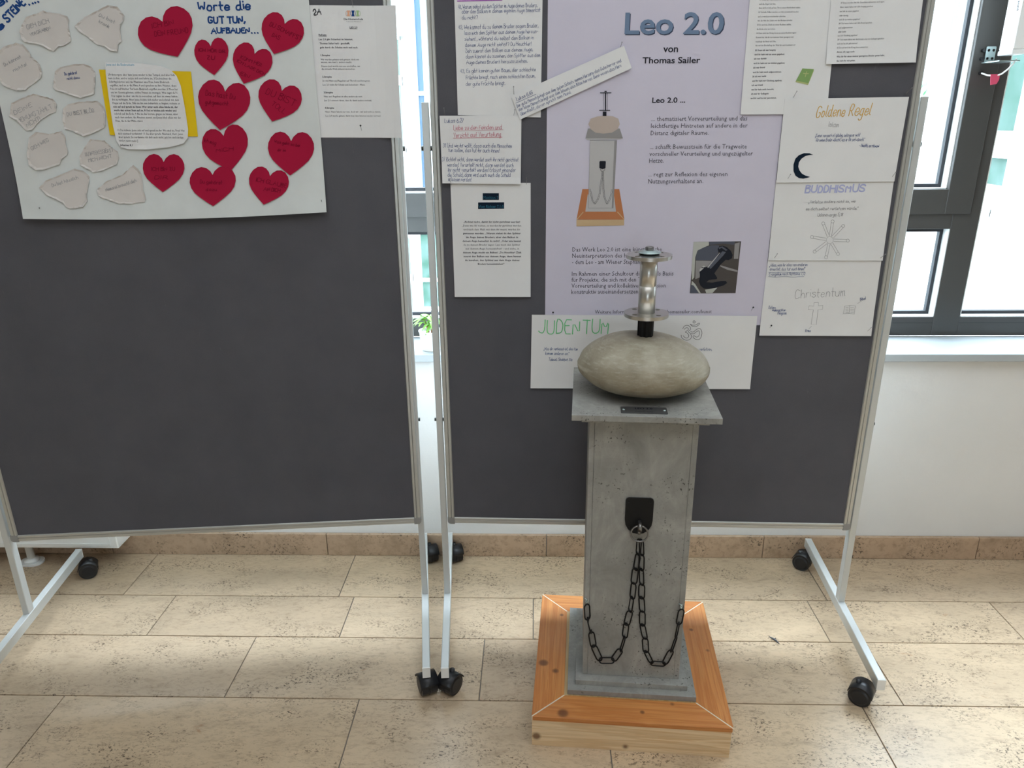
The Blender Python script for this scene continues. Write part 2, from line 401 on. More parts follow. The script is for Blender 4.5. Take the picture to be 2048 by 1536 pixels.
def frame_bars(parent, bars, y0, y1, name='frame_bar', mat=None):
    for (xa, xb, za, zb) in bars:
        obj(name, span(xa, xb, y0, y1, za, zb, 0.0012), mat or M_WFRAME, parent)
ZT = 3.05
mull = [(-2.2, -2.12), (-1.28, -1.19), (0.10, 0.19), (1.4296, 1.521), (2.80, 2.89), (4.12, 4.2)]
wid = 1
for i in range(5):
    xa, xb = mull[i][1], mull[i + 1][0]
    W = struct(empty('window_%d' % wid, ((xa + xb) / 2, WINY, SILLZ))); wid += 1
    ox = (xa + xb) / 2
    def L(bars): return [(a - ox, b - ox, c - SILLZ, d - SILLZ) for a, b, c, d in bars]
    left_m = mull[i] if i == 0 else None
    big = (i == 3)
    bars = [(xa, xb, SILLZ, 0.8685)]
    if not big: bars.append((xa, xb, 1.179, 1.2315))
    bars += [(xb, mull[i + 1][1], SILLZ, ZT)] + ([(mull[0][0], xa, SILLZ, ZT)] if i == 0 else [])
    frame_bars(W, L(bars), 0.0, 0.075)
    # shadow joint above the lower rail
    frame_bars(W, L([(xa, xb, 0.8470, 0.8478)]), -0.0004, 0.002, 'joint', M_GASKET)
    # beads along the frame reveals, the daylight on them painted as a pale colour
    def reveal(x0, x1, z0, z1, tag_='pane'):
        g = 0.014
        for (a, b, c_, d) in ((x0, x0 + g, z0, z1), (x1 - g, x1, z0, z1), (x0 + g, x1 - g, z0, z0 + g), (x0 + g, x1 - g, z1 - g, z1)):
            obj('gasket', span(a - ox, b - ox, 0.036, 0.054, c_ - SILLZ, d - SILLZ), M_GASKET, W)
        g2 = 0.003
        for (a, b, c_, d) in ((x0, x0 + g2, z0, z1), (x1 - g2, x1, z0, z1), (x0, x1, z0, z0 + g2)):
            obj('lit_reveal_bead', span(a - ox, b - ox, 0.001, 0.036, c_ - SILLZ, d - SILLZ), M_LITREVEAL, W)
        obj('pane', span(x0 + .004 - ox, x1 - .004 - ox, 0.043, 0.047, z0 + .004 - SILLZ, z1 - .004 - SILLZ), M_GLASS, W)
    if big:
        reveal(xa, xb, 0.8685, ZT)
    else:
        reveal(xa, xb, 0.8685, 1.179)
        # opening sash: thicker frame standing proud of the fixed frame
        sa, sb = xa - 0.05, xb + 0.050
        if i == 0: sa = xa - 0.03
        cs = obj('sash', None, None, W, (0, 0, 0))
        cw = 0.086
        for (a, b, c_, d) in ((sa, sa + cw, 1.2315, ZT), (sb - cw, sb, 1.2315, ZT), (sa + cw, sb - cw, 1.2315, 1.3127), (sa + cw, sb - cw, 2.97, ZT)):
            obj('sash_bar', span(a - ox, b - ox, -0.014, 0.06, c_ - SILLZ, d - SILLZ, 0.0015), M_WFRAME, cs)
        reveal(sa + cw, sb - cw, 1.3127, 2.97)

# ---------------------------------------------------------------- outside the windows
obj('courtyard_ground', span(-2.7, 6, 2.9, 16, -4.1, -4.0), M_PAVE); struct(bpy.data.objects['courtyard_ground'])
def facade(name, label, x, side, ywins, y0, y1, z1):
    """wall running away from the camera at x; side = +1 when its face looks to -x"""
    b = empty(name, (x, y0, -4)); tag(b, label, 'building')
    th = 0.35 * side
    bm = bmesh.new(); ys = sorted({y0, y1} | {v for w in ywins for v in (w[0], w[1])})
    for ya, yb2 in zip(ys, ys[1:]):
        ws = sorted([(w[2], w[3]) for w in ywins if w[0] <= ya + 1e-6 and w[1] >= yb2 - 1e-6]); z = -4.0
        for (za, zb) in ws:
            add_span(bm, *sorted((0, th)), ya - y0, yb2 - y0, z + 4, za + 4); z = zb
        add_span(bm, *sorted((0, th)), ya - y0, yb2 - y0, z + 4, z1 + 4)
    obj('wall', bm_mesh(bm), M_FACADE, b)
    for w in ywins:
        fr = obj('window_unit', None, None, b, (0, (w[0] + w[1]) / 2 - y0, w[2] + 4)); hw = (w[1] - w[0]) / 2; H = w[3] - w[2]
        xa, xb2 = sorted((0.14 * side, 0.20 * side)); f = 0.07
        bm = bmesh.new()
        add_span(bm, xa, xb2, -hw, hw, 0, f * 1.7); add_span(bm, xa, xb2, -hw, hw, H - f, H)
        add_span(bm, xa, xb2, -hw, -hw + f, 0, H); add_span(bm, xa, xb2, hw - f, hw, 0, H)
        add_span(bm, xa, xb2, -hw, hw, H * w[4] - f * 1.2, H * w[4] + f * 1.2)
        obj('window_frame', bm_mesh(bm), M_WHITE, fr)
        gx = 0.175 * side
        obj('pane', span(gx - .003, gx + .003, -hw + f, hw - f, f * 1.7, H - f), M_FARGLASS, fr)
        bm = bmesh.new(); add_span(bm, *sorted((-0.06 * side, 0.14 * side)), -hw - .03, hw + .03, -0.041, 0.004)
        add_span(bm, *sorted((-0.065 * side, -0.055 * side)), -hw - .03, hw + .03, -0.06, 0.004)
        obj('window_ledge', bm_mesh(bm), M_WHITE, fr)
    return b
facade('building', 'white rendered building to the right outside, its windows seen beside the grey frame', 2.9, 1,
       [(4.82, 5.78, 0.985, 2.55, 0.24), (3.1, 4.35, 0.985, 2.55, 0.24)], 2.9, 5.95, 3.3)
facade('building', 'white building seen through the gap between the two pinboards', -2.4, -1,
       [(13.2, 15.55, 0.9, 3.05, 0.63), (9.8, 12.2, 0.9, 3.05, 0.63), (13.2, 15.55, 3.6, 5.3, 0.5), (13.2, 15.55, -2.6, -0.6, 0.5)], 9.0, 15.9, 6.0)
bb = empty('building', (0, 17.5, -4)); tag(bb, 'far white courtyard building with tall stairwell glazing coloured as reflected blue sky behind the gap', 'building')
bm = bmesh.new()
for (xa, xb) in ((-6.0, -2.54), (-2.40, 5.5)): add_span(bm, xa, xb, 0, .3, 0, 8.5)
obj('wall', bm_mesh(bm), M_FACADE, bb)
g = obj('stairwell_window', span(-2.55, -2.39, .12, .14, 0, 8.5), M_SKYREFL, bb)
for z in (1.2, 3.6, 6.05, 8.3): obj('glazing_bar', span(-2.55, -2.39, .08, .12, z, z + .09), M_WHITE, bb)
obj('lower_window', span(-2.75, -1.2, -0.02, .0, 0.4, 3.1), M_FARGLASS, bb)
for z in (0.4, 1.2, 1.9, 3.02): obj('glazing_bar', span(-2.75, -1.2, -.05, -.02, z, z + .09), M_WHITE, bb)
for x in (-2.75, -2.1, -1.26): obj('glazing_bar', span(x, x + .07, -.05, -.02, 0.4, 3.1), M_WHITE, bb)

# tree outside right, crown of leaf clumps
def tree(loc, h, label):
    b = empty('tree', loc); tag(b, label, 'tree')
    bm = bmesh.new(); tube(bm, [(0, 0, 0), (0.05, 0, h * .4), (-.05, .05, h * .8)], [.12, .09, .04], 8); obj('trunk', bm_mesh(bm), nmat('bark', (.12, .08, .05), .9), b)
    vs = []; fs = []
    rr = random.Random(3)
    for i in range(1500):
        a = rr.uniform(0, 2 * PI); e = math.acos(rr.uniform(-.6, 1)); q = rr.uniform(.5, 1) ** .4 * .95
        c_ = Vector((math.cos(a) * math.sin(e) * q, math.sin(a) * math.sin(e) * q, h * .85 + math.cos(e) * q * .8))
        u = Vector((rr.gauss(0, 1), rr.gauss(0, 1), rr.gauss(0, 1))).normalized() * .055; w = u.orthogonal().normalized() * .03
        k0 = len(vs); vs += [c_ - u, c_ + w, c_ + u, c_ - w]; fs.append((k0, k0 + 1, k0 + 2, k0 + 3))
    o = obj('foliage', mesh_from(vs, fs), nmat('leaves_green', (.10, .30, .12), .6), b); o['kind'] = 'stuff'
tree((4.5, 9.0, -4), 6.06, 'green tree outside beyond the opening casement, above the board post')

# ================================================================ PINBOARDS
# local axes of a board: x along it, y away from the viewer, z up; origin on the floor below the middle of the felt face
B_HW = 0.592; B_Z0 = 0.385; B_Z1 = 1.88; RW_ = 0.021
def make_board(label):
    b = empty('pinboard'); tag(b, label, 'pinboard', 'mobile pinboards')
    obj('felt_panel', span(-B_HW - .004, B_HW + .004, 0.0, 0.026, B_Z0 - .004, B_Z1 + .004), M_FELT, b)
    obj('back_panel', span(-B_HW - .004, B_HW + .004, 0.0262, 0.030, B_Z0 - .004, B_Z1 + .004), M_WHITE, b)  # unseen white back, added to bounce window light onto floor and wall
    # stepped rail profile: (across, depth)
    prof = [(0, 0.004), (0, -0.001), (0.002, -0.004), (0.0075, -0.004), (0.009, -0.0015), (0.0105, -0.0035), (0.018, -0.0035), (RW_, 0.0), (RW_, 0.028), (0, 0.028)]
    zl = B_Z1 - B_Z0; xl = 2 * B_HW
    defs = [(zl, lambda a, d, t_: (B_HW + a, d, B_Z0 + t_)), (zl, lambda a, d, t_: (-B_HW - a, d, B_Z0 + t_)),
            (xl, lambda a, d, t_: (-B_HW + t_, d, B_Z0 - a)), (xl, lambda a, d, t_: (-B_HW + t_, d, B_Z1 + a))]
    for ln, f in defs: obj('frame_rail', fix_normals(extrude_profile(prof, ln, f)), M_ALU, b)
    for sx_ in (-1, 1):
        for zz, sz in ((B_Z0, -1), (B_Z1, 1)):
            q = [(0, 0), (RW_ + .0008, 0)] + [(RW_ - .009 + .0098 * math.cos(math.radians(a)), RW_ - .009 + .0098 * math.sin(math.radians(a))) for a in (0, 30, 60, 90)] + [(0, RW_ + .0008)]
            n = len(q); vs = [(sx_ * (B_HW + p), -0.0046, zz + sz * r_) for p, r_ in q] + [(sx_ * (B_HW + p), 0.0285, zz + sz * r_) for p, r_ in q]
            me = mesh_from(vs, [tuple(range(n))[::-1], tuple(range(n, 2 * n))] + [(i, (i + 1) % n, n + (i + 1) % n, n + i) for i in range(n)])
            obj('corner_cap', fix_normals(me), M_CAP, b)
    return b
def add_stand(b, xs, casters, turn):
    PY = .019
    for j, px_ in enumerate(xs):
        s = 1 if px_ > 0 else -1; th = turn[j]; ct, st_ = math.cos(th), math.sin(th)
        obj('post', span(-.0095, .0095, -.015, .015, 0.098, 1.592, 0.0015), M_POST, b, (px_, PY, 0), (0, 0, th))
        for zz, rr_ in ((1.478, .0065), (.705, .0055)):
            bm = bmesh.new(); add_cyl(bm, (px_ - s * .017, .019, zz), (px_ + s * .015, .019, zz), rr_, seg=12)
            obj('bolt', bm_mesh(bm), M_DARKM, b)
        f = obj('foot_bar', span(-.011, .011, -0.361, 0.361, 0.066, 0.100, 0.0015), M_POST, b, (px_, PY, 0), (0, 0, th))
        for yy in (-0.3625, 0.3625): obj('end_cap', span(-.0112, .0112, yy - .0018, yy + .0018, 0.0658, 0.1002, 0.0006), M_WHITE, f)
        for (yy, dx, rz) in casters[j]:
            ly = yy - PY
            c_ = obj('caster', caster_hood(), M_BLACK, b, (px_ + dx * ct - ly * st_, PY + dx * st_ + ly * ct, 0), (0, 0, rz), True)
            for sd in (-1, 1):
                bm = bmesh.new(); add_cyl(bm, (sd * .003, 0, .030), (sd * .0225, 0, .030), .030, seg=28); add_cyl(bm, (sd * .0225, 0, .030), (sd * .025, 0, .030), .025, .020, seg=28)
                obj('wheel', bm_mesh(bm), M_BLACK, c_)
def caster_hood():
    bm = bmesh.new(); n = 12; r = .0335; rin = .0312
    for (x0_, x1_) in ((-.0262, .0262),):
        A = []
        for k in range(n + 1):
            a = math.radians(14 + 150 * k / n)
            A.append([bm.verts.new((x, -math.cos(a) * q, .0305 + math.sin(a) * q)) for x in (x0_, x1_) for q in (r, rin)])
        for k in range(n):
            p, q = A[k], A[k + 1]
            for (i, j2) in ((0, 2), (2, 3), (3, 1), (1, 0)): bm.faces.new((p[i], p[j2], q[j2], q[i]))
        bm.faces.new((A[0][0], A[0][2], A[0][3], A[0][1])); bm.faces.new((A[-1][0], A[-1][1], A[-1][3], A[-1][2]))
    add_cyl(bm, (-.0025, 0, .030), (.0025, 0, .030), .0315, seg=20)
    add_cyl(bm, (0, .012, .050), (0, .012, .068), .0075, seg=12)
    bmesh.ops.recalc_face_normals(bm, faces=bm.faces)
    return bm_mesh(bm)
BR = dict(o=(0.348, 2.018), a=math.atan2(-0.026, 1.178)); BL = dict(o=(-0.959, 1.969), a=math.atan2(0.118, 1.184))
for B, lab, xs, cas, turn in ((BL, 'grey felt pinboard on casters at left with flipchart paper of red hearts', (-0.634, 0.611),
                         [[(0.36, .030, -1.2), (-0.32, .02, 0.4)], [(-0.325, .0, 0.35), (0.35, .02, 0.3)]], (.040, .046)),
                        (BR, 'grey felt pinboard on casters behind the stone sculpture with lilac poster', (-0.628, 0.628),
                         [[(-0.322, .012, -0.55), (0.35, .018, 0.4)], [(-0.318, -.036, 0.95), (0.345, -.022, 0.95)]], (.109, -.049))):
    b = make_board(lab); add_stand(b, xs, cas, turn)
    b.location = (B['o'][0], B['o'][1], 0); b.rotation_euler = (0, 0, B['a'])
    B['u'] = np.array([math.cos(B['a']), math.sin(B['a']), 0]); B['n'] = np.array([math.sin(B['a']), -math.cos(B['a']), 0]); B['O'] = np.array([*B['o'], 0.0])
def buv(B, px, py):
    r = ray(px, py); t_ = ((B['O'] - CAM) @ B['n']) / (r @ B['n']); p = CAM + r * t_
    return np.array([(p - B['O']) @ B['u'], p[2]])
def bpt(B, u, v, h): return B['O'] + B['u'] * u + np.array([0, 0, v]) + B['n'] * h

# ---------------------------------------------------------------- sheets
class Sheet: pass
def local_h(S, u, v):
    if hasattr(S, 'base'): return S.base((u, v))
    s, t_ = S.st(u, v)
    return S.h + S.cb * max(0.0, (0.35 - t_) / 0.35) ** 2 + S.ct * max(0.0, (t_ - 0.75) / 0.25) ** 2 + S.cr * max(0.0, (s - 0.6) / 0.4) ** 2 + S.cl * max(0.0, (0.3 - s) / 0.3) ** 2 + S.wv * math.sin(s * 9 + 1) * math.cos(t_ * 5)
def sheet(B, name, label, cat, corners, h, mat, group=None, cb=0.0, ct=0.0, cr=0.0, cl=0.0, wv=0.0002, n=12, sag=0.0):
    """corners: four picture points TL,TR,BR,BL laid on the board face"""
    S = Sheet(); S.B = B; q = [buv(B, *c_) for c_ in corners]; S.q = q; S.h = h; S.cb, S.ct, S.cr, S.cl, S.wv = cb, ct, cr, cl, wv
    e1 = (q[1] - q[0] + q[2] - q[3]) / 2; e2 = (q[0] - q[3] + q[1] - q[2]) / 2; Minv = np.linalg.inv(np.array([e1, e2]).T)
    cen = sum(q) / 4
    S.st = lambda u, v: tuple(Minv @ (np.array([u, v]) - cen) + 0.5)
    vs = []; N = n + 1
    for side in (0, 1):
        for j in range(N):
            for i in range(N):
                s, t_ = i / n, j / n
                p = (1 - s) * (1 - t_) * q[3] + s * (1 - t_) * q[2] + s * t_ * q[1] + (1 - s) * t_ * q[0]
                p = p - np.array([0, sag * (1 - t_) * math.sin(PI * s)])
                vs.append((p[0], p[1], local_h(S, *p) - side * 0.0003))
    fs = []
    for j in range(n):
        for i in range(n):
            a = j * N + i; fs.append((a, a + 1, a + 1 + N, a + N)); a += N * N; fs.append((a, a + N, a + 1 + N, a + 1))
    for k in range(n):
        for (a, b_) in ((k, k + 1), (n * N + k + 1, n * N + k), ((k + 1) * N, k * N), (k * N + n, (k + 1) * N + n)):
            fs.append((b_, a, a + N * N, b_ + N * N))
    S.org = bpt(B, cen[0], cen[1], h); S.cen = cen
    S.obj = obj(name, mesh_from([bpt(B, *p) - S.org for p in vs], fs), mat, None, tuple(S.org), smooth=False)
    tag(S.obj, label, cat, group); return S
def cutout(B, name, label, cat, pts, h, mat, group=None, under=None, lift=0.0, parent=None):
    """flat paper shape: outline given by picture points on the board face"""
    q = [buv(B, *p) for p in pts]; cen = sum(q) / len(q)
    S = Sheet(); S.B = B; S.cen = cen; n = len(q)
    U = big if name in ('paper_stone','paper_heart','yellow_card','text_sheet') else None
    bh = (lambda p: h + (local_h(U, p[0], p[1]) - U.h)) if U else (lambda p: h)
    S.base = bh
    S.h = h; R = max(np.linalg.norm(p - cen) for p in q)
    S.st = lambda u, v: (0.5, 0.5)
    S.cb = S.ct = S.cr = S.cl = S.wv = 0.0
    rr = random.Random(int(pts[0][0] * 7 + pts[0][1]))
    S.org = bpt(B, cen[0], cen[1], h)
    vs = []; hh = [bh(p) + lift * rr.uniform(0.0, 1.0) for p in q]
    for side in (0, 1):
        vs.append((cen[0], cen[1], bh(cen) - side * .0004))
        for p, hx in zip(q, hh): pm = cen + (p - cen) * 0.9; vs.append((pm[0], pm[1], bh(pm) - side * .0004))
        for p, hx in zip(q, hh): vs.append((p[0], p[1], hx - side * .0004))
    # ngon face (not star-shaped safe) for the interior, ring for the rim
    fs = []; K = 2 * n + 1
    fs.append(tuple(range(1, n + 1))); fs.append(tuple(range(K + 1, K + n + 1))[::-1])
    for i in range(n):
        j = (i + 1) % n
        fs.append((1 + i, 1 + j, n + 1 + j, n + 1 + i)); fs.append((K + 1 + j, K + 1 + i, K + n + 1 + i, K + n + 1 + j))
        fs.append((n + 1 + i, n + 1 + j, K + n + 1 + j, K + n + 1 + i))
    me = fix_normals(mesh_from([bpt(B, *p) - S.org for p in vs], fs))
    S.obj = obj(name, me, mat, parent, tuple(S.org))
    if cat: tag(S.obj, label, cat, group)
    return S
class Ink:
    """collects flat marks of one colour on a sheet and links them as one child mesh"""
    def __init__(s, S, mat, name='lettering', off=0.0005): s.S = S; s.mat = mat; s.v = []; s.f = []; s.name = name; s.off = off
    def add(s, pts2, faces):
        k0 = len(s.v)
        for p in pts2:
            s.v.append(bpt(s.S.B, p[0], p[1], local_h(s.S, p[0], p[1]) + s.off) - s.S.org)
        s.f += [tuple(k0 + i for i in f) for f in faces]
    def poly(s, pts): s.add([buv(s.S.B, *p) for p in pts], [tuple(range(len(pts)))])
    def stroke(s, pts, w, px=True, closed=False):
        q = [buv(s.S.B, *p) for p in pts] if px else [np.array(p) for p in pts]
        if closed: q.append(q[0])
        out = []; n = len(q)
        for i, p in enumerate(q):
            a = q[max(0, i - 1)]; b_ = q[min(n - 1, i + 1)]
            if closed and i in (0, n - 1): a, b_ = q[n - 2], q[1]
            d = b_ - a; L_ = np.hypot(*d) or 1; nn = np.array([-d[1], d[0]]) / L_ * w / 2
            if i in (0, n - 1) and not closed: p = p + (d / L_ * w * .4) * (1 if i else -1)
            out += [p + nn, p - nn]
        s.add(out, [(2 * i, 2 * i + 1, 2 * i + 3, 2 * i + 2) for i in range(n - 1)])
    def done(s):
        if s.v:
            me = mesh_from(s.v, s.f); o = obj(s.name, me, s.mat, s.S.obj); o['kind'] = 'stuff'; return o
_tc = {}
CAPS = {}
def capheight(bold):
    if bold not in CAPS:
        v, f = font_geo('H', bold); CAPS[bold] = v[:, 1].max() - v[:, 1].min()
    return CAPS[bold]
def font_geo(text, bold):
    key = (text, bold)
    cu = bpy.data.curves.new('t', 'FONT'); cu.body = text; cu.size = 1.0; cu.resolution_u = 1 if len(text) > 18 else 3
    if bold: cu.offset = 0.018
    o = bpy.data.objects.new('tmp', cu); C.objects.link(o); dg = bpy.context.evaluated_depsgraph_get()
    me = bpy.data.meshes.new_from_object(o.evaluated_get(dg)); bpy.data.objects.remove(o); bpy.data.curves.remove(cu)
    v = np.array([p.co[:2] for p in me.vertices]) if len(me.vertices) else np.zeros((0, 2)); f = [tuple(p.vertices) for p in me.polygons]
    bpy.data.meshes.remove(me); return v, f
def frame2(B, p0, p1, hp):
    a = buv(B, *p0); b_ = buv(B, *p1); up = buv(B, p0[0], p0[1] - hp)
    d = b_ - a; L_ = np.hypot(*d); d = d / L_; nn = np.array([-d[1], d[0]]); return a, d, nn, L_, abs(np.hypot(*(up - a)))
def prt(I, text, p0, p1, cap, bold=False, dx=0, dy=0):
    """printed line: p0,p1 ends of the base line in picture points, cap = capital height there"""
    v, f = font_geo(text, bold)
    if not len(v): return
    a, d, nn, L_, H = frame2(I.S.B, p0, p1, cap)
    ch_ = capheight(bold); x0 = v[:, 0].min(); w = v[:, 0].max() - x0
    I.add([a + d * ((x - x0) / w * L_) + nn * (y_ / ch_ * H) for x, y_ in v], f)
G = {'A': '033a63 1656', 'B': '030a 0a3a493807 0737464433 3303', 'C': '593a1a0805133354', 'D': '030a2a48453303', 'E': '4a0a0343 0737', 'F': '4a0a03 0737',
 'G': '593a1a08051333545636', 'H': '030a 535a 0757', 'I': '030a', 'J': '4a45331304', 'K': '030a 4a06 0653', 'L': '0a0343', 'M': '030a365a53', 'N': '03 030a535a', 'O': '1a0805134355583a1a',
 'P': '030a3a49483606', 'Q': '1a0805134355583a1a 3553', 'R': '030a3a49483606 2653', 'S': '594a1a08174654431304', 'T': '0a5a 3a33', 'U': '0a051343555a', 'V': '0a234a', 'W': '0a1338536a',
 'X': '0a43 034a', 'Y': '0a27 4a2723', 'Z': '0a4a0343',
 'a': '47170504133345 474453', 'b': '0a03 0517374644331304', 'c': '46371705041333', 'd': '4737170504133345 4a4453', 'e': '05454637170504133344', 'f': '4a3a2923 0646', 'g': '47170504133345 4741301001',
 'h': '0a03 0517374643', 'i': '0704 0909', 'j': '1711000 1909', 'k': '0a03 3705 0543', 'l': '0a0413', 'm': '0703 05172723 2527474553'[:4] + ' 05172623 2637474553', 'n': '0703 0517374643',
 'o': '1705041333453717', 'p': '0700 0617374644331304', 'q': '47170504133345 4740', 'r': '0703 051737', 's': '463717063544331304', 't': '1a1423 0737', 'u': '0704133345 4743', 'v': '072347', 'w': '0713263347',
 'x': '0743 0347', 'y': '0704133345 4741301001', 'z': '07470343',
 '0': '1a0805133345483a1a', '1': '082a23', '2': '081a3a48470343', '3': '091a3a483717374533 1304'.replace(' ', ''), '4': '2a0545 3833', '5': '4a0a07374644331304', '6': '3a18050413334446371705', '7': '0a4a13',
 '8': '27081a3a48270513334527', '9': '483717081a3a48443313', '.': '0304', ',': '1402', '!': '0a06 0304', '?': '091a3a483625 2324', '-': '0636', ':': '0304 0607', '„': '0401 1411', '“': '0a08 1a18', '"': '0a08 1a18', "'": '0a08',
 '/': '034a'}
G['j'] = '17110001 1919'
for lo, up_ in (('ä', 'a'), ('ö', 'o'), ('ü', 'u')): G[lo] = G[up_] + ' 1819 3839'
for lo, up_ in (('Ä', 'A'), ('Ö', 'O'), ('Ü', 'U')): G[lo] = G[up_] + ' 1b1c 3b3c'
G['ß'] = '030a3a3827464413'
HX = '0123456789abc'
def chaikin(p):
    o = [p[0]]
    for a, b_ in zip(p, p[1:]): o += [tuple(.75 * x + .25 * y_ for x, y_ in zip(a, b_)), tuple(.25 * x + .75 * y_ for x, y_ in zip(a, b_))]
    return o + [p[-1]]
def hand(I, text, p0, p1, cap, w=0.0012, slant=0.08, jit=0.18, seed=None):
    """handwritten line of pen strokes between two picture points; cap = capital height there"""
    rr = random.Random(seed if seed is not None else text)
    a, d, nn, L_, H = frame2(I.S.B, p0, p1, cap); strokes = []; x = 0.0
    for ch in text:
        if ch == ' ': x += 3.2; continue
        g = G.get(ch)
        if g is None: x += 2; continue
        mx = 0; dy = rr.uniform(-.35, .35); sc_ = rr.uniform(.92, 1.08)
        for st in g.split(' '):
            pts = [(int(st[i]), HX.index(st[i + 1]) - 3) for i in range(0, len(st) - 1, 2)]
            mx = max(mx, max(p[0] for p in pts))
            pts = [(x + px_ * sc_ + rr.uniform(-jit, jit), (py_ * sc_ + dy + rr.uniform(-jit, jit))) for px_, py_ in pts]
            if len(pts) == 1: pts = [pts[0], (pts[0][0] + .1, pts[0][1] + .4)]
            if len(pts) >= 4: pts = chaikin(pts)
            strokes.append(pts)
        x += mx + 1.7
    W = max(1.0, x - 1.7)
    for s_ in strokes:
        I.stroke([a + d * ((px_ + py_ * slant * 1.5) / W * L_) + nn * (py_ / 7.0 * H) for px_, py_ in s_], w, px=False)
def z_(o, s_): return lambda *a: tuple((o[0] + x / s_, o[1] + y_ / s_) for x, y_ in a)

PINS = []
# ================================================================ LEFT BOARD PAPERS
z1 = z_((0, 0), 3.49); z2 = z_((380, 0), 3.4917); z9 = z_((0, 0), 9.6)
T = z1((740, 1000))[0]
big = sheet(BL, 'flipchart_paper', 'large white flipchart paper with blue marker headings on the left pinboard', 'paper',
            [(-52, -25), (616, -25), (655, 423), (53, 436)], 0.0042, M_BIGP, cb=0.012, wv=0.0008, n=24, sag=0.009)
I = Ink(big, I_NAVY)
hand(I, 'Wörter', (-62, 58), (25, -2), 15, .0042, seed=1); hand(I, 'STEINE', (17, 45), (53, 8), 15, .0042, .0, .1)
I2 = [(60, 9.5), (67, 7), (72, 5.5), (78, 4)]
for p in I2: I.stroke([p, (p[0] + 1.2, p[1] + .8)], .0038)
hand(I, 'wie', (-12, 76), (10, 53), 10, .0042)
hand(I, 'Worte', (398, 22), (460, 21), 17, .0038, .05); hand(I, 'die', (474, 21), (501, 19), 17, .0038, .05)
hand(I, 'GUT TUN,', (418, 47), (491, 46), 12.5, .0038, .05, .12); hand(I, 'AUFBAUEN', (424, 67), (500, 66), 9.5, .0034, .05, .12)
for x in (504, 510, 516): I.stroke([(x, 66), (x + 1, 66.6)], .0034)
I.done()
# torn paper stones
SG = 'grey-pink paper stones glued on the flipchart'
def crinkle(pts, seed):
    rr = random.Random(seed); out = []; n = len(pts)
    for i in range(n):
        a, b_ = pts[i], pts[(i + 1) % n]; L_ = math.hypot(b_[0] - a[0], b_[1] - a[1]); out.append(a)
        k = max(1, int(L_ / 5))
        for j in range(1, k): f = j / k; out.append((a[0] + (b_[0] - a[0]) * f + rr.uniform(-.55, .55), a[1] + (b_[1] - a[1]) * f + rr.uniform(-.55, .55)))
    return out
def stone(label, pts, zz, h=0.0062): return cutout(BL, 'paper_stone', label, 'paper cutout', crinkle(zz(*pts), len(label)), h, M_STONEP, SG, lift=0.0026)
stones = [
 ('paper stone cutout reading GEH DICH VERGRABEN, uppermost left one with a folded tip', [(430, 510), (540, 330), (780, 250), (850, 205), (940, 240), (1180, 270), (1325, 320), (1350, 390), (1335, 480), (1390, 780), (1380, 800), (1250, 885), (1150, 890), (1055, 995), (960, 950), (850, 880), (740, 850), (500, 810), (440, 740), (405, 620)], z9,
  [('GEH DICH', (165, 590 / 9.6 * 3.49), None)]),
]
def sw(S, lines, mat=I_GREY, w=.0011):
    I = Ink(S, mat)
    for (tx, p0, p1, cap) in lines: hand(I, tx, p0, p1, cap, w)
    I.done()
s = stone(stones[0][0], stones[0][1], z9); sw(s, [('GEH DICH', (57, 59), (101, 46), 8), ('VERGRABEN', (64, 73), (104, 59), 5.5)])
s = stone('paper stone cutout reading Du bist krank, at the top beside the largest heart', [(530, 185), (600, 120), (690, 75), (760, 40), (830, 50), (875, 110), (870, 150), (850, 170), (850, 240), (862, 290), (832, 310), (830, 360), (780, 355), (740, 325), (690, 315), (640, 275), (560, 215)], z1)
sw(s, [('Du bist', (200, 33), (231, 48), 7), ('krank', (200, 45), (220, 57), 6)])
s = stone('paper stone cutout reading Du kannst nichts!, at the left edge of the flipchart', [(-40, 420), (30, 330), (120, 300), (170, 310), (215, 365), (225, 395), (265, 425), (290, 455), (302, 510), (295, 545), (250, 580), (205, 610), (190, 630), (120, 632), (40, 600), (-10, 540)], z1)
sw(s, [('Du kannst', (12, 133), (45, 116), 6), ('nichts!', (30, 144), (56, 131), 5.5)])
s = stone('paper stone cutout reading Du gehörst nicht dazu, beside the yellow card', [(395, 500), (430, 470), (520, 450), (600, 448), (650, 470), (675, 510), (672, 600), (665, 655), (630, 668), (570, 685), (510, 665), (440, 640), (400, 632), (380, 610), (385, 560)], z1)
sw(s, [('Du gehörst', (132, 151), (157, 148), 5.5), ('nicht dazu', (137, 160), (162, 157), 4.5)], I_PEN)
s = stone('paper stone cutout reading DEINE MEINUNG ZÄHLT NICHT!', [(90, 720), (150, 690), (240, 655), (300, 670), (380, 690), (405, 725), (400, 780), (350, 800), (290, 840), (235, 905), (190, 912), (165, 880), (130, 840), (75, 810)], z1)
sw(s, [('DEINE', (32, 230), (67, 213), 7.5), ('MEINUNG ZÄHLT', (40, 246), (107, 217), 8), ('NICHT!', (57, 254), (84, 241), 7.5)])
s = stone('paper stone cutout reading DU BIST BLÖD', [(450, 760), (480, 730), (560, 710), (690, 705), (730, 740), (745, 800), (738, 890), (700, 910), (640, 935), (590, 950), (520, 915), (460, 900), (445, 830)], z1)
sw(s, [('DU BIST BLÖD', (137, 232), (191, 224), 7)])
s = stone('paper stone cutout reading GEH WEG', [(210, 960), (260, 920), (350, 935), (440, 915), (468, 960), (465, 1000), (482, 1050), (480, 1080), (440, 1110), (430, 1145), (380, 1160), (330, 1180), (260, 1185), (215, 1150), (200, 1080)], z1)
sw(s, [('GEH WEG', (67, 301), (101, 282), 6.5)])
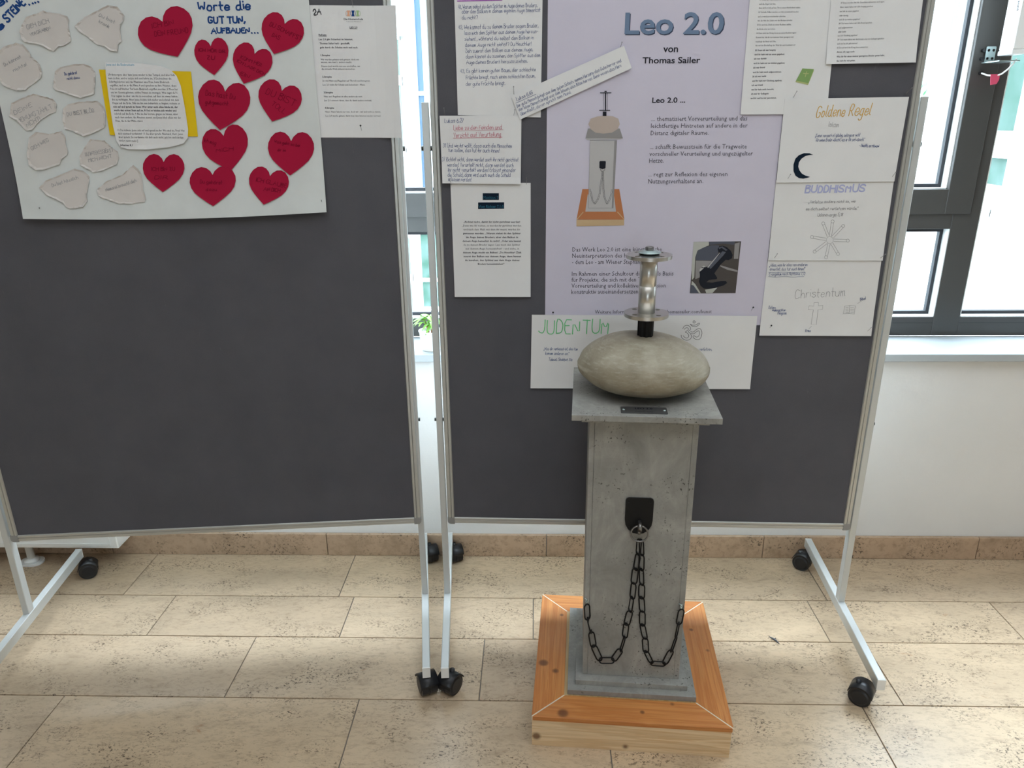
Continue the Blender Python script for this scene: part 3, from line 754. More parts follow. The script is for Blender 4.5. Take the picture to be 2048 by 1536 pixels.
s = stone('paper stone cutout reading DU INTERESSIERST MICH NICHT, below the yellow card', [(590, 1040), (640, 970), (740, 980), (790, 1030), (830, 1055), (838, 1100), (825, 1145), (780, 1165), (720, 1190), (660, 1200), (630, 1180), (570, 1150), (565, 1090)], z1)
sw(s, [('DU INTERESSIERST', (174, 312), (229, 303), 7), ('MICH NICHT', (180, 324), (226, 315), 6.5)])
s = stone('paper stone cutout reading Du bist hässlich, lowest on the left', [(290, 1310), (330, 1260), (440, 1215), (530, 1175), (590, 1190), (638, 1230), (630, 1290), (620, 1350), (628, 1400), (600, 1440), (510, 1452), (480, 1440), (460, 1410), (420, 1390), (350, 1360)], z1)
sw(s, [('Du bist hässlich', (109, 373), (160, 357), 6)])
s = stone('paper stone cutout reading Niemand braucht dich, lowest beside the small heart', [(690, 1320), (760, 1260), (860, 1220), (940, 1150), (975, 1180), (1000, 1230), (1010, 1320), (1032, 1380), (1025, 1405), (940, 1418), (840, 1415), (740, 1380), (700, 1360)], z1)
sw(s, [('Niemand braucht dich', (216, 382), (276, 363), 6)])
# hearts
HT = [(0, 0), (.10, -.13), (.27, -.235), (.48, -.27), (.70, -.225), (.88, -.10), (.985, .06), (1.0, .22), (.93, .40), (.78, .56), (.55, .71), (.28, .86), (0.0, 1.0)]
def heart(label, N, Tp, W, lines):
    N = np.array(N, float); Tp = np.array(Tp, float); ax = Tp - N; L_ = np.hypot(*ax); ax /= L_; rt = np.array([-ax[1], ax[0]]) * -1
    rt = np.array([ax[1], -ax[0]]); 
    if rt[0] < 0: rt = -rt
    pts = [N + rt * (x * W / 2) + ax * (y_ * L_) for x, y_ in HT] + [N - rt * (x * W / 2) + ax * (y_ * L_) for x, y_ in HT[-2:0:-1]]
    S = cutout(BL, 'paper_heart', label, 'paper heart', [tuple(p) for p in pts], 0.0064, M_HEART, 'red paper hearts glued on the flipchart', lift=0.0008)
    sw(S, lines, I_DRED, .0013)
heart('large red paper heart reading ICH BIN DEIN FREUND, top left of the hearts', (327, 44), (357, 114), 112, [('ICH BIN', (307, 57), (349, 50), 9), ('DEIN FREUND', (312, 73), (378, 66), 10)])
heart('red paper heart reading DU SCHAFFST DAS, at the top right corner', (570.5, 48.7), (549, 108.5), 86, [('DU SCHAFFST', (540, 52), (602, 82), 9), ('DAS', (545, 73), (559, 80), 8)])
heart('small red paper heart reading ICH HÖR DIR ZU, below the word AUFBAUEN', (423, 93), (430, 150.4), 68, [('ICH HÖR DIR', (399, 103), (452, 106), 6), ('ZU', (415, 119), (431, 120), 8)])
heart('red paper heart reading KOMM HER ICH LADE DICH EIN', (510.3, 108.3), (488.8, 167.5), 80, [('KOMM HER', (482, 117), (524, 134), 7), ('ICH LADE DICH', (475, 124), (530, 152), 6), ('EIN', (481, 149), (498, 157), 7)])
heart('red paper heart reading Das hast du gutgemacht', (451.6, 183.3), (441.6, 260), 104, [('Das hast Du', (413, 191), (471, 199), 11), ('gutgemacht', (412, 208), (458, 211), 8)])
heart('red paper heart reading DU BIST TOLL', (564.7, 181.9), (545.5, 242.9), 88, [('DU BIST', (532, 187), (588, 212), 13), ('TOLL', (543, 209), (568, 228), 10)])
heart('red paper heart touching the tip of the gutgemacht heart, with MICH on it', (448.7, 272), (463.6, 340.8), 92, [('Ich mag', (410, 283), (433, 290), 8), ('MICH', (434, 304), (468, 301), 7)])
heart('red paper heart on the right edge with one small line of writing', (583.3, 282), (581.9, 350.3), 92, [('Was geht so bei', (550, 285), (600, 294), 6), ('dir so', (556, 302), (573, 303), 5)])
heart('small red paper heart reading ICH BIN ZU DIR, lower left below the white text sheet', (329.5, 323.8), (329, 383.4), 83, [('ICH BIN ZU', (306, 341), (352, 341), 7), ('DIR ♥', (312, 358), (350, 358), 7)])
heart('red paper heart at the bottom edge reading Du gehörst dazu', (427.3, 349.4), (430, 411), 92, [('Du gehörst', (403, 366), (447, 368), 7), ('dazu', (415, 381), (436, 381), 6)])
heart('red paper heart at the bottom right reading ICH GLAUBE AN DICH', (541.8, 351.7), (530.4, 408), 80, [('ICH GLAUBE', (514, 362), (574, 375), 8), ('AN DICH', (530, 380), (562, 384), 7)])
# yellow card and printed text
cutout(BL, 'yellow_card', 'yellow card glued behind the rounded white text sheet', 'card', z1((700, 487), (1338, 500), (1387, 953), (775, 943)), 0.0064, M_YEL)
s = cutout(BL, 'text_sheet', 'white printed sheet with one curved side on the yellow card', 'paper', z1((745, 437), (960, 440), (1130, 462), (1200, 490), (1240, 530), (1270, 600), (1300, 760), (1320, 900), (1318, 960), (1290, 1000), (1200, 1025), (1040, 1043), (900, 1040), (850, 1025), (825, 985), (800, 880), (770, 680), (750, 520)), 0.0082, M_PAPER, lift=.001)
I = Ink(s, I_PRINT); q = lambda x, y_: (x / 3.49, y_ / 3.49)
J = ['2Frühmorgens aber kam Jesus wieder in den Tempel, und alles Volk', 'kam zu ihm, und er setzte sich und lehrte sie. 3 Da brachten die', 'Schriftgelehrten und die Pharisäer eine Frau, beim Ehebruch', 'ergriffen, und sie in die Mitte 4 und sprachen zu ihm: Meister, diese', 'Frau ist auf frischer Tat beim Ehebruch ergriffen worden. 5 Mose hat', 'uns im Gesetz geboten, solche Frauen zu steinigen. Was sagst du? 6', 'Das sagten sie aber, um ihn zu versuchen, auf dass sie etwas hätten,', 'ihn zu verklagen. Aber Jesus bückte sich nieder und schrieb mit dem', 'Finger auf die Erde. 7Als sie ihn nun beharrlich so fragten, richtete er', 'sich auf und sprach zu ihnen: Wer unter euch ohne Sünde ist, der', 'werfe den ersten Stein auf sie. 8 Und er bückte sich wieder und', 'schrieb auf die Erde. 9 Als sie das hörten, gingen sie hinaus, einer', 'nach dem andern, die Ältesten zuerst; und Jesus blieb allein mit der', 'Frau, die in der Mitte stand.']
X1s = [1230, 1205, 1190, 1240, 1250, 1248, 1252, 1258, 1265, 1250, 1240, 1252, 1272, 1008]
for i, l_ in enumerate(J):
    x0 = 766 + i * 4.1; y_ = 529 + i * 24.7; prt(I, l_, q(x0, y_), q(X1s[i], y_ + (X1s[i] - x0) * .006), 4.0, i in (9, 10))
for i, (l_, x1) in enumerate((('10 Da richtete Jesus sich auf und sprach zu ihr: Wo sind sie, Frau? Hat', 1297), ('dich niemand verdammt? 11 Sie aber sprach: Niemand, Herr. Jesus', 1285), ('aber sprach: So verdamme ich dich auch nicht; geh hin und sündige', 1290), ('hinfort nicht mehr.]', 972))):
    prt(I, l_, q(833 + 3 * i, 915 + 24 * i), q(x1, 918 + 24 * i), 4.0)
prt(I, 'Johannes 8,1', q(848, 1018), q(935, 1019), 3.8, True); I.done()
I = Ink(s, I_CYAN); prt(I, 'Jesus und die Ehebrecherin', q(752, 460), q(948, 461), 4.6, True); I.done()
# song sheet
s = sheet(BL, 'song_sheet', 'white song sheet marked 2A, overhanging the right frame of the left pinboard', 'paper', [(617, 10.5), (792, 12), (803, 275.5), (637, 275)], 0.0014, M_PAPER, cr=0.012, n=12)
zs_ = lambda x, y_: (620 + x / 5.484, y_ / 5.484)
I = Ink(s, I_BLACK, off=.0006); hand(I, '2A', zs_(38, 165), zs_(125, 158), 11, .0022); I.done()
I = Ink(s, I_PRINT)
for tx, x0, x1, y_, cap, bd in (('Die Klosterschule', 372, 582, 220, 3.6, True), ('LEO 2.0', 436, 521, 311, 3.8, True), ('Refrain:', 97, 184, 393, 3.8, True), ('Leo 2.0 gibt Sicherheit im Internet,', 98, 472, 441, 3.6, True), ("Thomas Sailer hat's  geschafft,", 106, 440, 486, 3.6, True), ('geht durch die Schulen nach und nach.', 109, 528, 530, 3.6, True),
    ('1.Strophe', 117, 220, 616, 3.6, True), ('Wir werden gehatet und gehasst, doch wir', 119, 541, 662, 3.4, False), ("wissen, wie man's  anders macht.", 122, 460, 691, 3.4, False), ('Dieses Lied wurde von uns erschaffen, um', 127, 550, 735, 3.4, False), ('die virtuelle Welt sicherer zu machen.', 129, 497, 766, 3.4, False),
    ('2.Strophe', 137, 240, 852, 3.6, True), ('So viel Hate und Ragebait auf Tik tok und Instagram', 139, 657, 895, 3.4, False), ('Leo 2.0 steht für Schutz und Sicherheit – Mann.', 142, 608, 939, 3.4, False),
    ('3.Strophe', 152, 252, 1024, 3.6, True), ('Hate und Ragebait ist alles andere als nett.', 155, 577, 1067, 3.4, False), ('Leo 2.0 erinnert daran, dass du damit andere verletzt.', 157, 679, 1110, 3.4, False),
    ('4.Strophe', 165, 266, 1193, 3.6, True), ('Hater, Hater labern nur rum, doch wir - wir sind nicht so dumm.', 168, 778, 1235, 3.4, False), ('Leo 2.0 wurde gebaut, damit man dem Internet wieder vertraut.', 174, 780, 1279, 3.4, False)):
    prt(I, tx, zs_(x0, y_), zs_(x1, y_), cap, bd)
I.stroke([zs_(436, 317), zs_(521, 317)], .0006); I.stroke([zs_(97, 399), zs_(184, 399)], .0006); I.done()
for cx, mt in ((423, I_SAL), (472, I_NAVY), (523, I_LGR)):
    I = Ink(s, mt, 'logo_mark'); 
    I.poly([zs_(cx - 17, 116), zs_(cx + 17, 116), zs_(cx + 10, 148), zs_(cx + 17, 180), zs_(cx - 17, 180), zs_(cx - 10, 148)])
    for sd in (-1, 1): I.stroke([zs_(cx + sd * 22, 122), zs_(cx + sd * 29, 138), zs_(cx + sd * 29, 160), zs_(cx + sd * 22, 176)], .0008)
    I.done()
I = Ink(s, I_GREY); prt(I, 'Volksschule Mittelschule', zs_(398, 243), zs_(562, 243), 2.2); I.done()
PINS += [(BL, 706, 12, 1, 'at the top of the song sheet', I_GREY), (BL, 723, 258, 0, 'at the bottom of the song sheet', I_BLACK), (BL, 84, 425, 2, 'in the lower left corner of the flipchart paper', I_GREY), (BL, 646, 411, 1, 'in the lower right corner of the flipchart paper', I_GREY)]

# ================================================================ RIGHT BOARD PAPERS
z3 = lambda x, y_: (780 + x / 2.478, y_ / 2.478)
poster = sheet(BR, 'poster', 'large lilac printed poster titled Leo 2.0 behind the stone sculpture', 'poster', [(1096, -25), (1592, -25), (1521.5, 650), (1090, 652)], 0.0014, M_POSTER, n=20, wv=.0002)
z4 = lambda x, y_: (1090 + x / 3.841, y_ / 3.841); z5 = lambda x, y_: (1090 + x / 3.658, 380 + y_ / 3.658)
I = Ink(poster, I_TSH, 'title_shadow', off=.0005); prt(I, 'Leo 2.0', (1250.5, 69.5), (1447.5, 69), 43, True); I.done()
I = Ink(poster, I_TITLE, 'title', off=.0009); prt(I, 'Leo 2.0', (1248.8, 67.5), (1445.5, 67), 43, True); I.done()
I = Ink(poster, I_BLACK); prt(I, 'von', (1326, 104.5), (1355.5, 104.3), 14.5, True); prt(I, 'Thomas Sailer', (1284.5, 126.8), (1400, 126), 12.5, True); prt(I, 'Leo 2.0 ...', (1304, 205.5), (1370, 205), 10.5, True); I.done()
I = Ink(poster, I_PRINT)
for tx, x0, x1, y_ in (('... thematisiert Vorverurteilung und das', 1302.5, 1494, 242), ('leichtfertige Hintreten auf andere in der', 1301.5, 1494.5, 256), ('Distanz digitaler Räume.', 1301, 1417, 270.5), ('... schafft Bewusstsein für die Tragweite', 1299.5, 1493, 298), ('vorschneller Verurteilung und ungezügelter', 1298.5, 1505, 312), ('Hetze.', 1298, 1327, 326), ('... regt zur Reflexion des eigenen', 1296, 1454.5, 353), ('Nutzungsverhaltens an.', 1296, 1406, 367)):
    prt(I, tx, (x0, y_), (x1, y_ - 1), 9)
for tx, x0, x1, y_ in (('Das Werk Leo 2.0 ist eine künstlerische', 1144.7, 1323.5, 503), ('Neuinterpretation des historischen Leo', 1144.3, 1322, 515.5), ('- dem Leo - am Wiener Stephansdom.', 1144, 1305, 528), ('Im Rahmen einer Schultour dient es als Basis', 1143.5, 1346.5, 551.5), ('für Projekte, die sich mit den Themen', 1143, 1312, 563.5), ('Vorverurteilung und kollektiver Aggression', 1142.8, 1331, 575.5), ('konstruktiv auseinandersetzen.', 1142.5, 1278.5, 587.5)):
    prt(I, tx, (x0, y_), (x1, y_ - .8), 8.6)
prt(I, 'Weitere Informationen: https://wiki.thomassailer.com/kunst', (1189.5, 627), (1423, 626), 7); I.done()
# printed picture of the sculpture on the poster
zp = lambda *a: [(1130 + x / 5.12, 170 + y_ / 5.12) for x, y_ in a]
for mt, off, polys in ((I_PWOOD, .0005, [[(178, 1065), (555, 1065), (608, 1378), (117, 1378)]]), (I_PWOODL, .0006, [[(117, 1380), (605, 1378), (604, 1437), (117, 1446)]]),
    (I_PGRED, .0007, [[(232, 1120), (500, 1120), (522, 1296), (208, 1296)]]), (I_PGREY, .0008, [[(255, 565), (532, 565), (495, 1262), (236, 1262)], [(236, 445), (560, 445), (592, 546), (208, 550)]]),
    (I_PGRED, .0009, [[(258, 570), (505, 570), (478, 1258), (240, 1258)], [(232, 562), (565, 556), (588, 548), (208, 548)]]),
    (I_PSTONE, .0011, [[(240, 400), (262, 345), (330, 322), (400, 315), (490, 320), (545, 345), (560, 400), (540, 450), (480, 488), (390, 498), (310, 488), (262, 450)]]),
    (I_PDARK, .0013, [[(352, 785), (360, 778), (412, 778), (418, 785), (414, 850), (385, 862), (352, 850)], [(386, 272), (424, 272), (424, 318), (386, 318)], [(409, 80), (421, 80), (421, 265), (409, 265)], [(358, 76), (474, 76), (474, 84), (358, 84)], [(350, 256), (462, 256), (462, 264), (350, 264)], [(404, 60), (426, 60), (426, 72), (404, 72)]]),
    (I_PWOODL, .0008, [[(117, 1374), (185, 1296), (190, 1302), (125, 1378)], [(540, 1296), (608, 1374), (604, 1380), (532, 1300)]])):
    I = Ink(poster, mt, 'printed_picture', off)
    for p in polys: I.poly(zp(*p))
    I.done()
I = Ink(poster, I_PDARK, 'printed_picture', .0014)
for c_ in ([(385, 890), (375, 960), (362, 1040), (355, 1110), (335, 1170), (305, 1216), (280, 1180), (265, 1110), (255, 1065)], [(388, 890), (392, 980), (392, 1060), (400, 1140), (430, 1216), (462, 1160), (482, 1070)]):
    for a, b_ in zip(c_, c_[1:]):
        dx, dy = b_[0] - a[0], b_[1] - a[1]; L_ = math.hypot(dx, dy); nx, ny = -dy / L_ * 6, dx / L_ * 6
        for f0, f1 in ((0, .48), (.52, 1)):
            pa = (a[0] + dx * f0, a[1] + dy * f0); pb = (a[0] + dx * f1, a[1] + dy * f1)
            I.stroke(zp((pa[0] + nx, pa[1] + ny), (pb[0] + nx, pb[1] + ny), (pb[0] - nx, pb[1] - ny), (pa[0] - nx, pa[1] - ny)), .0006, closed=True)
I.stroke(zp((363, 868), (370, 845), (388, 838), (405, 850), (406, 870), (388, 885), (370, 880)), .0009, closed=True)
I.stroke(zp((393, 85), (393, 262)), .0006); I.stroke(zp((436, 85), (436, 262)), .0006); I.done()
# printed photograph, lower right of the poster
zf = lambda *a: [(1370 + x / 11.815, 470 + y_ / 11.815) for x, y_ in a]
for mt, off, polys in ((I_PD3, .0005, [[(200, 160), (1322, 145), (1190, 1372), (110, 1376)]]),
    (I_PDL, .0006, [[(200, 162), (560, 158), (560, 240), (420, 300), (290, 370), (240, 520), (215, 1000), (160, 1060), (150, 800)], [(120, 1375), (160, 1080), (240, 1160), (370, 1372)], [(470, 1290), (760, 1240), (640, 1372), (500, 1372)]]),
    (I_PD2, .0007, [[(300, 360), (420, 300), (620, 240), (800, 240), (760, 600), (250, 590), (260, 480)], [(560, 160), (1180, 150), (1150, 230), (900, 200), (580, 230)], [(120, 1372), (140, 1170), (200, 1190), (330, 1372)]]),
    (I_PGREY, .0008, [[(250, 600), (640, 610), (520, 740), (360, 800), (340, 1000), (240, 1040)], [(830, 710), (1240, 830), (1235, 870), (1000, 820), (830, 740)], [(1170, 200), (1290, 170), (1250, 560), (1150, 560)]]),
    (I_PDARK, .0010, [[(765, 330), (800, 270), (880, 250), (980, 280), (1080, 370), (1122, 470), (1100, 550), (1020, 590), (960, 580), (830, 700), (770, 790), (690, 900), (760, 1010), (740, 1040), (560, 1060), (500, 1110), (640, 1120), (860, 1080), (960, 1080), (990, 1130), (900, 1190), (720, 1240), (560, 1270), (440, 1260), (360, 1190), (325, 1090), (350, 980), (340, 880), (330, 830), (400, 750), (500, 760), (560, 740), (720, 560), (830, 400), (790, 410)]]),
    (I_PD2, .0012, [[(550, 750), (600, 800), (900, 480), (960, 400), (880, 380), (800, 470)], [(790, 290), (880, 265), (1000, 350), (960, 370), (860, 300), (800, 330)]]), (I_PGRED, .0013, [[(520, 755), (545, 770), (830, 410), (800, 430)], [(330, 860), (360, 850), (440, 780), (390, 770), (345, 800)], [(390, 745), (440, 720), (480, 745), (430, 765)]])):
    I = Ink(poster, mt, 'printed_photo', off)
    for p in polys: I.poly(zf(*p))
    I.done()

# handwritten Lukas 6 sheet, top left
s = sheet(BR, 'handwritten_sheet', 'white handwritten sheet at the top left of the right pinboard, half under the slanted strip', 'paper', [(908, -25), (1085.5, -25), (1081.5, 235), (916, 230)], 0.0024, M_PAPER, n=10)
I = Ink(s, I_PEN, off=.0005)
for tx, x0, x1, y_, cap in (('41, Warum siehst du den Splitter im Auge deines Bruders,', 340, 730, 45, 9), ('aber den Balken in deinem eigenen Auge bemerkst', 357, 745, 68, 9), ('du nicht?', 358, 435, 97, 8), ('42, Wie kannst du zu deinem Bruder sagen: Bruder,', 341, 735, 146, 9), ('lass mich den Splitter aus deinem Auge heraus-', 369, 732, 173, 8), ('ziehen! , während du selbst den Balken in', 370, 712, 203, 8), ('deinem Auge nicht siehst? Du Heuchler!', 373, 700, 233, 8),
        ('Zieh zuerst den Balken aus deinem Auge,', 374, 708, 262, 8), ('dann kannst du zusehen, den Splitter aus dem', 377, 745, 290, 8), ('Auge deines Bruders herauszuziehen.', 379, 680, 318, 8), ('43, Es gibt keinen guten Baum, der schlechte', 350, 722, 362, 8), ('Früchte bringt, noch einen schlechten Baum,', 377, 720, 393, 8), ('der gute Früchte bringt.', 377, 570, 425, 8)):
    hand(I, tx, z3(x0, y_), z3(x1, y_ - (x1 - x0) * .025), cap * .92, .0008, .05, .12)
I.done(); I = Ink(s, I_PURP); I.stroke([z3(335, 6), z3(555, 1)], .0022); I.done()
# Lukas 6,27
z6 = lambda x, y_: (880 + x / 9.6, 220 + y_ / 9.6)
s = sheet(BR, 'handwritten_sheet', 'white handwritten sheet with red underlined heading, overhanging the left frame', 'paper', [(879.7, 231.5), (1043, 231), (1041.5, 368), (885.7, 366)], 0.0046, M_PAPER, cb=.003, cl=.002, n=10)
I = Ink(s, I_PEN); hand(I, 'Lukas 6,27', z6(95, 245), z6(455, 235), 8, .0011)
for tx, x0, x1, y_ in (('31 Und wie ihr wollt, dass euch die Menschen', 65, 1380, 715), ('tun sollen, das tut ihr auch ihnen!', 165, 1135, 805), ('37 Richtet nicht, dann werdet auch ihr nicht gerichtet', 45, 1505, 980), ('werden! Verurteilt nicht, dann werdet auch', 150, 1410, 1085), ('ihr nicht verurteilt werden! Erlasst einander', 160, 1450, 1180), ('die Schuld, dann wird auch euch die Schuld', 155, 1355, 1275), ('erlassen werden!', 165, 600, 1358)):
    hand(I, tx, z6(x0, y_), z6(x1, y_ + 8), 8, .0009, .1)
I.done(); I = Ink(s, I_RED); hand(I, 'Liebe zu den Feinden und', z6(265, 385), z6(1190, 365), 9, .0012); hand(I, 'Verzicht auf Verurteilung', z6(270, 525), z6(1170, 500), 9, .0012)
I.stroke([z6(280, 402), z6(1215, 380)], .0008); I.stroke([z6(262, 540), z6(1195, 520)], .0014); I.done()
# printed Matthäus sheet
s = sheet(BR, 'printed_sheet', 'white printed sheet with two dark heading boxes, lowest on the left side', 'paper', [(901, 365), (1061.3, 365.6), (1061.3, 593), (910, 593)], 0.0024, M_PAPER, cb=.004, n=10)
I = Ink(s, I_BOX, 'heading_box', .0004); I.poly([z3(460, 990), z3(540, 990), z3(540, 957), z3(460, 957)]); I.poly([z3(437, 1035), z3(566, 1034), z3(566, 1002), z3(437, 1003)]); I.done()
I = Ink(s, I_BTXT, off=.0007); prt(I, 'Matthäus 7', z3(464, 986), z3(537, 986), 6); prt(I, 'Vom Richten 7,1-5', z3(440, 1030), z3(563, 1030), 6, True); I.done()
I = Ink(s, I_PRINT)
ML = [('„Richtet nicht, damit ihr nicht gerichtet werdet!', 365, 645, 1), ('„Denn wie ihr richtet, so werdet ihr gerichtet werden', 357, 650, 0), ('und nach dem Maß, mit dem ihr messt, werdet ihr', 365, 645, 0), ('gemessen werden. „Warum siehst du den Splitter', 362, 648, 1), ('im Auge deines Bruders, aber den Balken in', 378, 635, 1), ('deinem Auge bemerkst du nicht? „Oder wie kannst', 360, 650, 1), ('du zu deinem Bruder sagen: Lass mich den Splitter', 365, 645, 0), ('aus deinem Auge herausziehen! - und siehe, in', 375, 640, 0), ('deinem Auge steckt ein Balken! „Du Heuchler! Zieh', 362, 650, 1), ('zuerst den Balken aus deinem Auge, dann kannst', 365, 650, 1), ('du zusehen, den Splitter aus dem Auge deines', 372, 642, 1), ('Bruders herauszuziehen!“', 436, 567, 1)]
for i, (tx, x0, x1, bd) in enumerate(ML): prt(I, tx, z3(x0, 1103 + 18.95 * i), z3(x1, 1103 + 18.95 * i), 3.6, bool(bd))
I.done()
# JUDENTUM / Om sheet
z7 = lambda x, y_: (1050 + x / 4.357, 620 + y_ / 4.357)
s = sheet(BR, 'handwritten_sheet', 'wide white sheet headed JUDENTUM in green, directly behind the stone', 'paper', [(1063.8, 628.7), (1514, 631), (1499, 777), (1061, 775)], 0.0042, M_PAPER, cb=.002, n=10)
I = Ink(s, I_GREEN); hand(I, 'JUDENTUM', z7(120, 200), z7(725, 205), 26, .0026, .03, .15); I.done()
I = Ink(s, I_NAVY); hand(I, '„Was dir verhasst ist, das tue', z7(165, 345), z7(457, 347), 5.5, .0008, .15); hand(I, 'keinem anderen an.“', z7(178, 385), z7(380, 388), 5.5, .0008, .15); hand(I, 'Talmud, Shabbat 31a', z7(205, 438), z7(410, 440), 5.5, .0008, .15)
hand(I, 'nicht andere zu verletzen,', z7(1330, 345), z7(1625, 350), 5.5, .0008, .15); I.done()
I = Ink(s, I_BLACK, 'om_drawing')
for c_ in ([(1372, 160), (1385, 135), (1415, 128), (1440, 145), (1440, 170), (1415, 185), (1440, 200), (1450, 230), (1435, 255), (1400, 262), (1362, 240), (1358, 215)],
           [(1385, 165), (1400, 150), (1420, 152), (1422, 168), (1405, 180), (1390, 190), (1415, 198), (1428, 222), (1415, 240), (1395, 240), (1375, 220)],
           [(1440, 185), (1465, 190), (1490, 165), (1520, 155), (1538, 175), (1540, 210), (1525, 250), (1490, 256), (1460, 235), (1465, 215), (1490, 235), (1512, 225), (1520, 195), (1512, 175), (1490, 185), (1470, 205), (1445, 200)],
           [(1437, 118), (1450, 128), (1485, 128), (1515, 108), (1522, 118), (1490, 142), (1455, 140), (1437, 118)], [(1470, 88), (1484, 100), (1472, 113), (1458, 102), (1470, 88)]):
    pts = c_
    I.stroke([z7(*p) for p in chaikin([tuple(map(float, p)) for p in pts])], .0011)
I.done()
# slanted strip
z8 = lambda x, y_: (1020 + x / 7.877, 80 + y_ / 7.877)
s = sheet(BR, 'paper_strip', 'narrow slanted white strip with blue handwriting across the poster edge', 'paper', [z8(22, 885), z8(1790, 95), z8(1912, 445), z8(160, 1255)], 0.0062, M_PAPER, cr=.002, n=10)
I = Ink(s, I_PEN); hand(I, 'Lukas 6,45', z8(110, 960), z8(360, 850), 7, .001, .1); I.stroke([z8(95, 995), z8(410, 855)], .0009)
hand(I, 'Der gute Mensch bringt aus dem guten Schatz seines Herzens das Gute hervor und', z8(115, 1065), z8(1750, 345), 6.5, .0008, .1); hand(I, 'der böse Mensch bringt aus dem bösen, das Böse hervor. Denn wovon das Herz', z8(145, 1125), z8(1755, 425), 6.5, .0008, .1)
hand(I, 'überfließt, davon spricht sein Mund.', z8(175, 1190), z8(965, 840), 6.5, .0008, .1); I.done()
# Matthäus 25, two printed sheets
z10 = lambda x, y_: (1480 + x / 5.689, y_ / 5.689); z11 = lambda x, y_: (1460 + x / 3.483, y_ / 3.483)
s = sheet(BR, 'printed_sheet', 'long white printed sheet with a green book sticker, overlapping the poster edge', 'paper', [(1501, -25), (1678, -25), (1652, 228), (1480, 229)], 0.0034, M_PAPER, n=10, cb=.002)
I = Ink(s, I_PRINT)
A1 = [('31 Wenn der Menschensohn in seiner Herrlichkeit kommt', 217, 690, 10), ('und alle Engel mit ihm,', 213, 402, 58), ('dann wird er sich auf den Thron seiner Herrlichkeit setzen.', 208, 682, 102), ('32 Und alle Völker werden vor ihm versammelt werden', 204, 660, 150), ('und er wird sie voneinander scheiden,', 200, 514, 200), ('wie der Hirt die Schafe von den Böcken scheidet.', 195, 591, 246), ('33 Er wird die Schafe zu seiner Rechten stellen,', 190, 577, 294), ('die Böcke aber zur Linken.', 186, 398, 342), ('34 Dann wird der König denen zu seiner Rechten sagen:', 182, 634, 388), ('Kommt her, die ihr von meinem Vater gesegnet seid,', 177, 604, 436), ('empfangt das Reich als Erbe,', 172, 405, 484), ('das seit der Erschaffung der Welt für euch bestimmt ist!', 170, 623, 527)]
for tx, x0, x1, y_ in A1: prt(I, tx, z10(x0, y_), z10(x1, y_ - (x1 - x0) * .012), 3.2)
A2 = [('35 Denn ich war hungrig', 172, 314, 357), ('und ihr habt mir zu essen gegeben;', 168, 376, 386), ('ich war durstig', 165, 251, 416), ('und ihr habt mir zu trinken gegeben;', 162, 378, 447), ('ich war fremd', 159, 240, 478), ('und ihr habt mich aufgenommen;', 156, 354, 509), ('36 ich war nackt', 153, 249, 539), ('und ihr habt mir Kleidung gegeben;', 151, 358, 569), ('ich war krank', 148, 227, 600), ('und ihr habt mich besucht;', 146, 302, 630), ('ich war im Gefängnis', 143, 265, 660), ('und ihr seid zu mir gekommen.', 140, 320, 690)]
for tx, x0, x1, y_ in A2: prt(I, tx, z11(x0, y_), z11(x1, y_ - 3), 3.4, True)
I.done()
bk = Ink(s, I_BOOKL, 'book_sticker', .0006); bk.poly([z11(452, 572), z11(540, 592), z11(580, 495), z11(580, 482), z11(500, 478), z11(494, 492)]); bk.done()
bk = Ink(s, I_BOOKG, 'book_sticker', .0009); bk.poly([z11(456, 562), z11(542, 580), z11(580, 484), z11(502, 477)]); bk.done()
bk = Ink(s, I_BOOKL, 'book_sticker', .0012); bk.stroke([z11(530, 500), z11(520, 535)], .0018); bk.stroke([z11(508, 512), z11(542, 514)], .0018); bk.done()
s = sheet(BR, 'printed_sheet', 'white printed sheet at the top right of the right pinboard beside the frame', 'paper', [(1663, -25), (1847, -25), (1828.6, 125.3), (1649.6, 128.7)], 0.0052, M_PAPER, n=10, cb=.003)
I = Ink(s, I_PRINT)
A3 = [('37 Dann werden ihm die Gerechten antworten und sagen:', 1136, 1632, 46, 0), ('Herr, wann haben wir dich hungrig gesehen', 1130, 1500, 94, 0), ('und dir zu essen gegeben', 1125, 1340, 142, 0), ('oder durstig', 1120, 1220, 190, 0), ('und dir zu trinken gegeben?', 1118, 1355, 236, 0), ('38 Und wann haben wir dich fremd gesehen', 1113, 1490, 280, 0), ('und aufgenommen', 1109, 1270, 328, 0), ('oder nackt', 1106, 1196, 374, 0), ('und dir Kleidung gegeben?', 1102, 1325, 418, 0), ('39 Und wann haben wir dich krank oder im Gefängnis gesehen', 1099, 1628, 464, 0), ('und sind zu dir gekommen?', 1095, 1325, 510, 0), ('40 Darauf wird der König ihnen antworten:', 1091, 1446, 556, 0), ('Amen, ich sage euch:', 1089, 1293, 603, 1), ('Was ihr für einen meiner geringsten Brüder getan habt,', 1086, 1630, 656, 1), ('das habt ihr mir getan.', 1083, 1297, 704, 1)]
for tx, x0, x1, y_, bd in A3: prt(I, tx, z10(x0, y_), z10(x1, y_ - (x1 - x0) * .03), 3.3, bool(bd))
I.done()
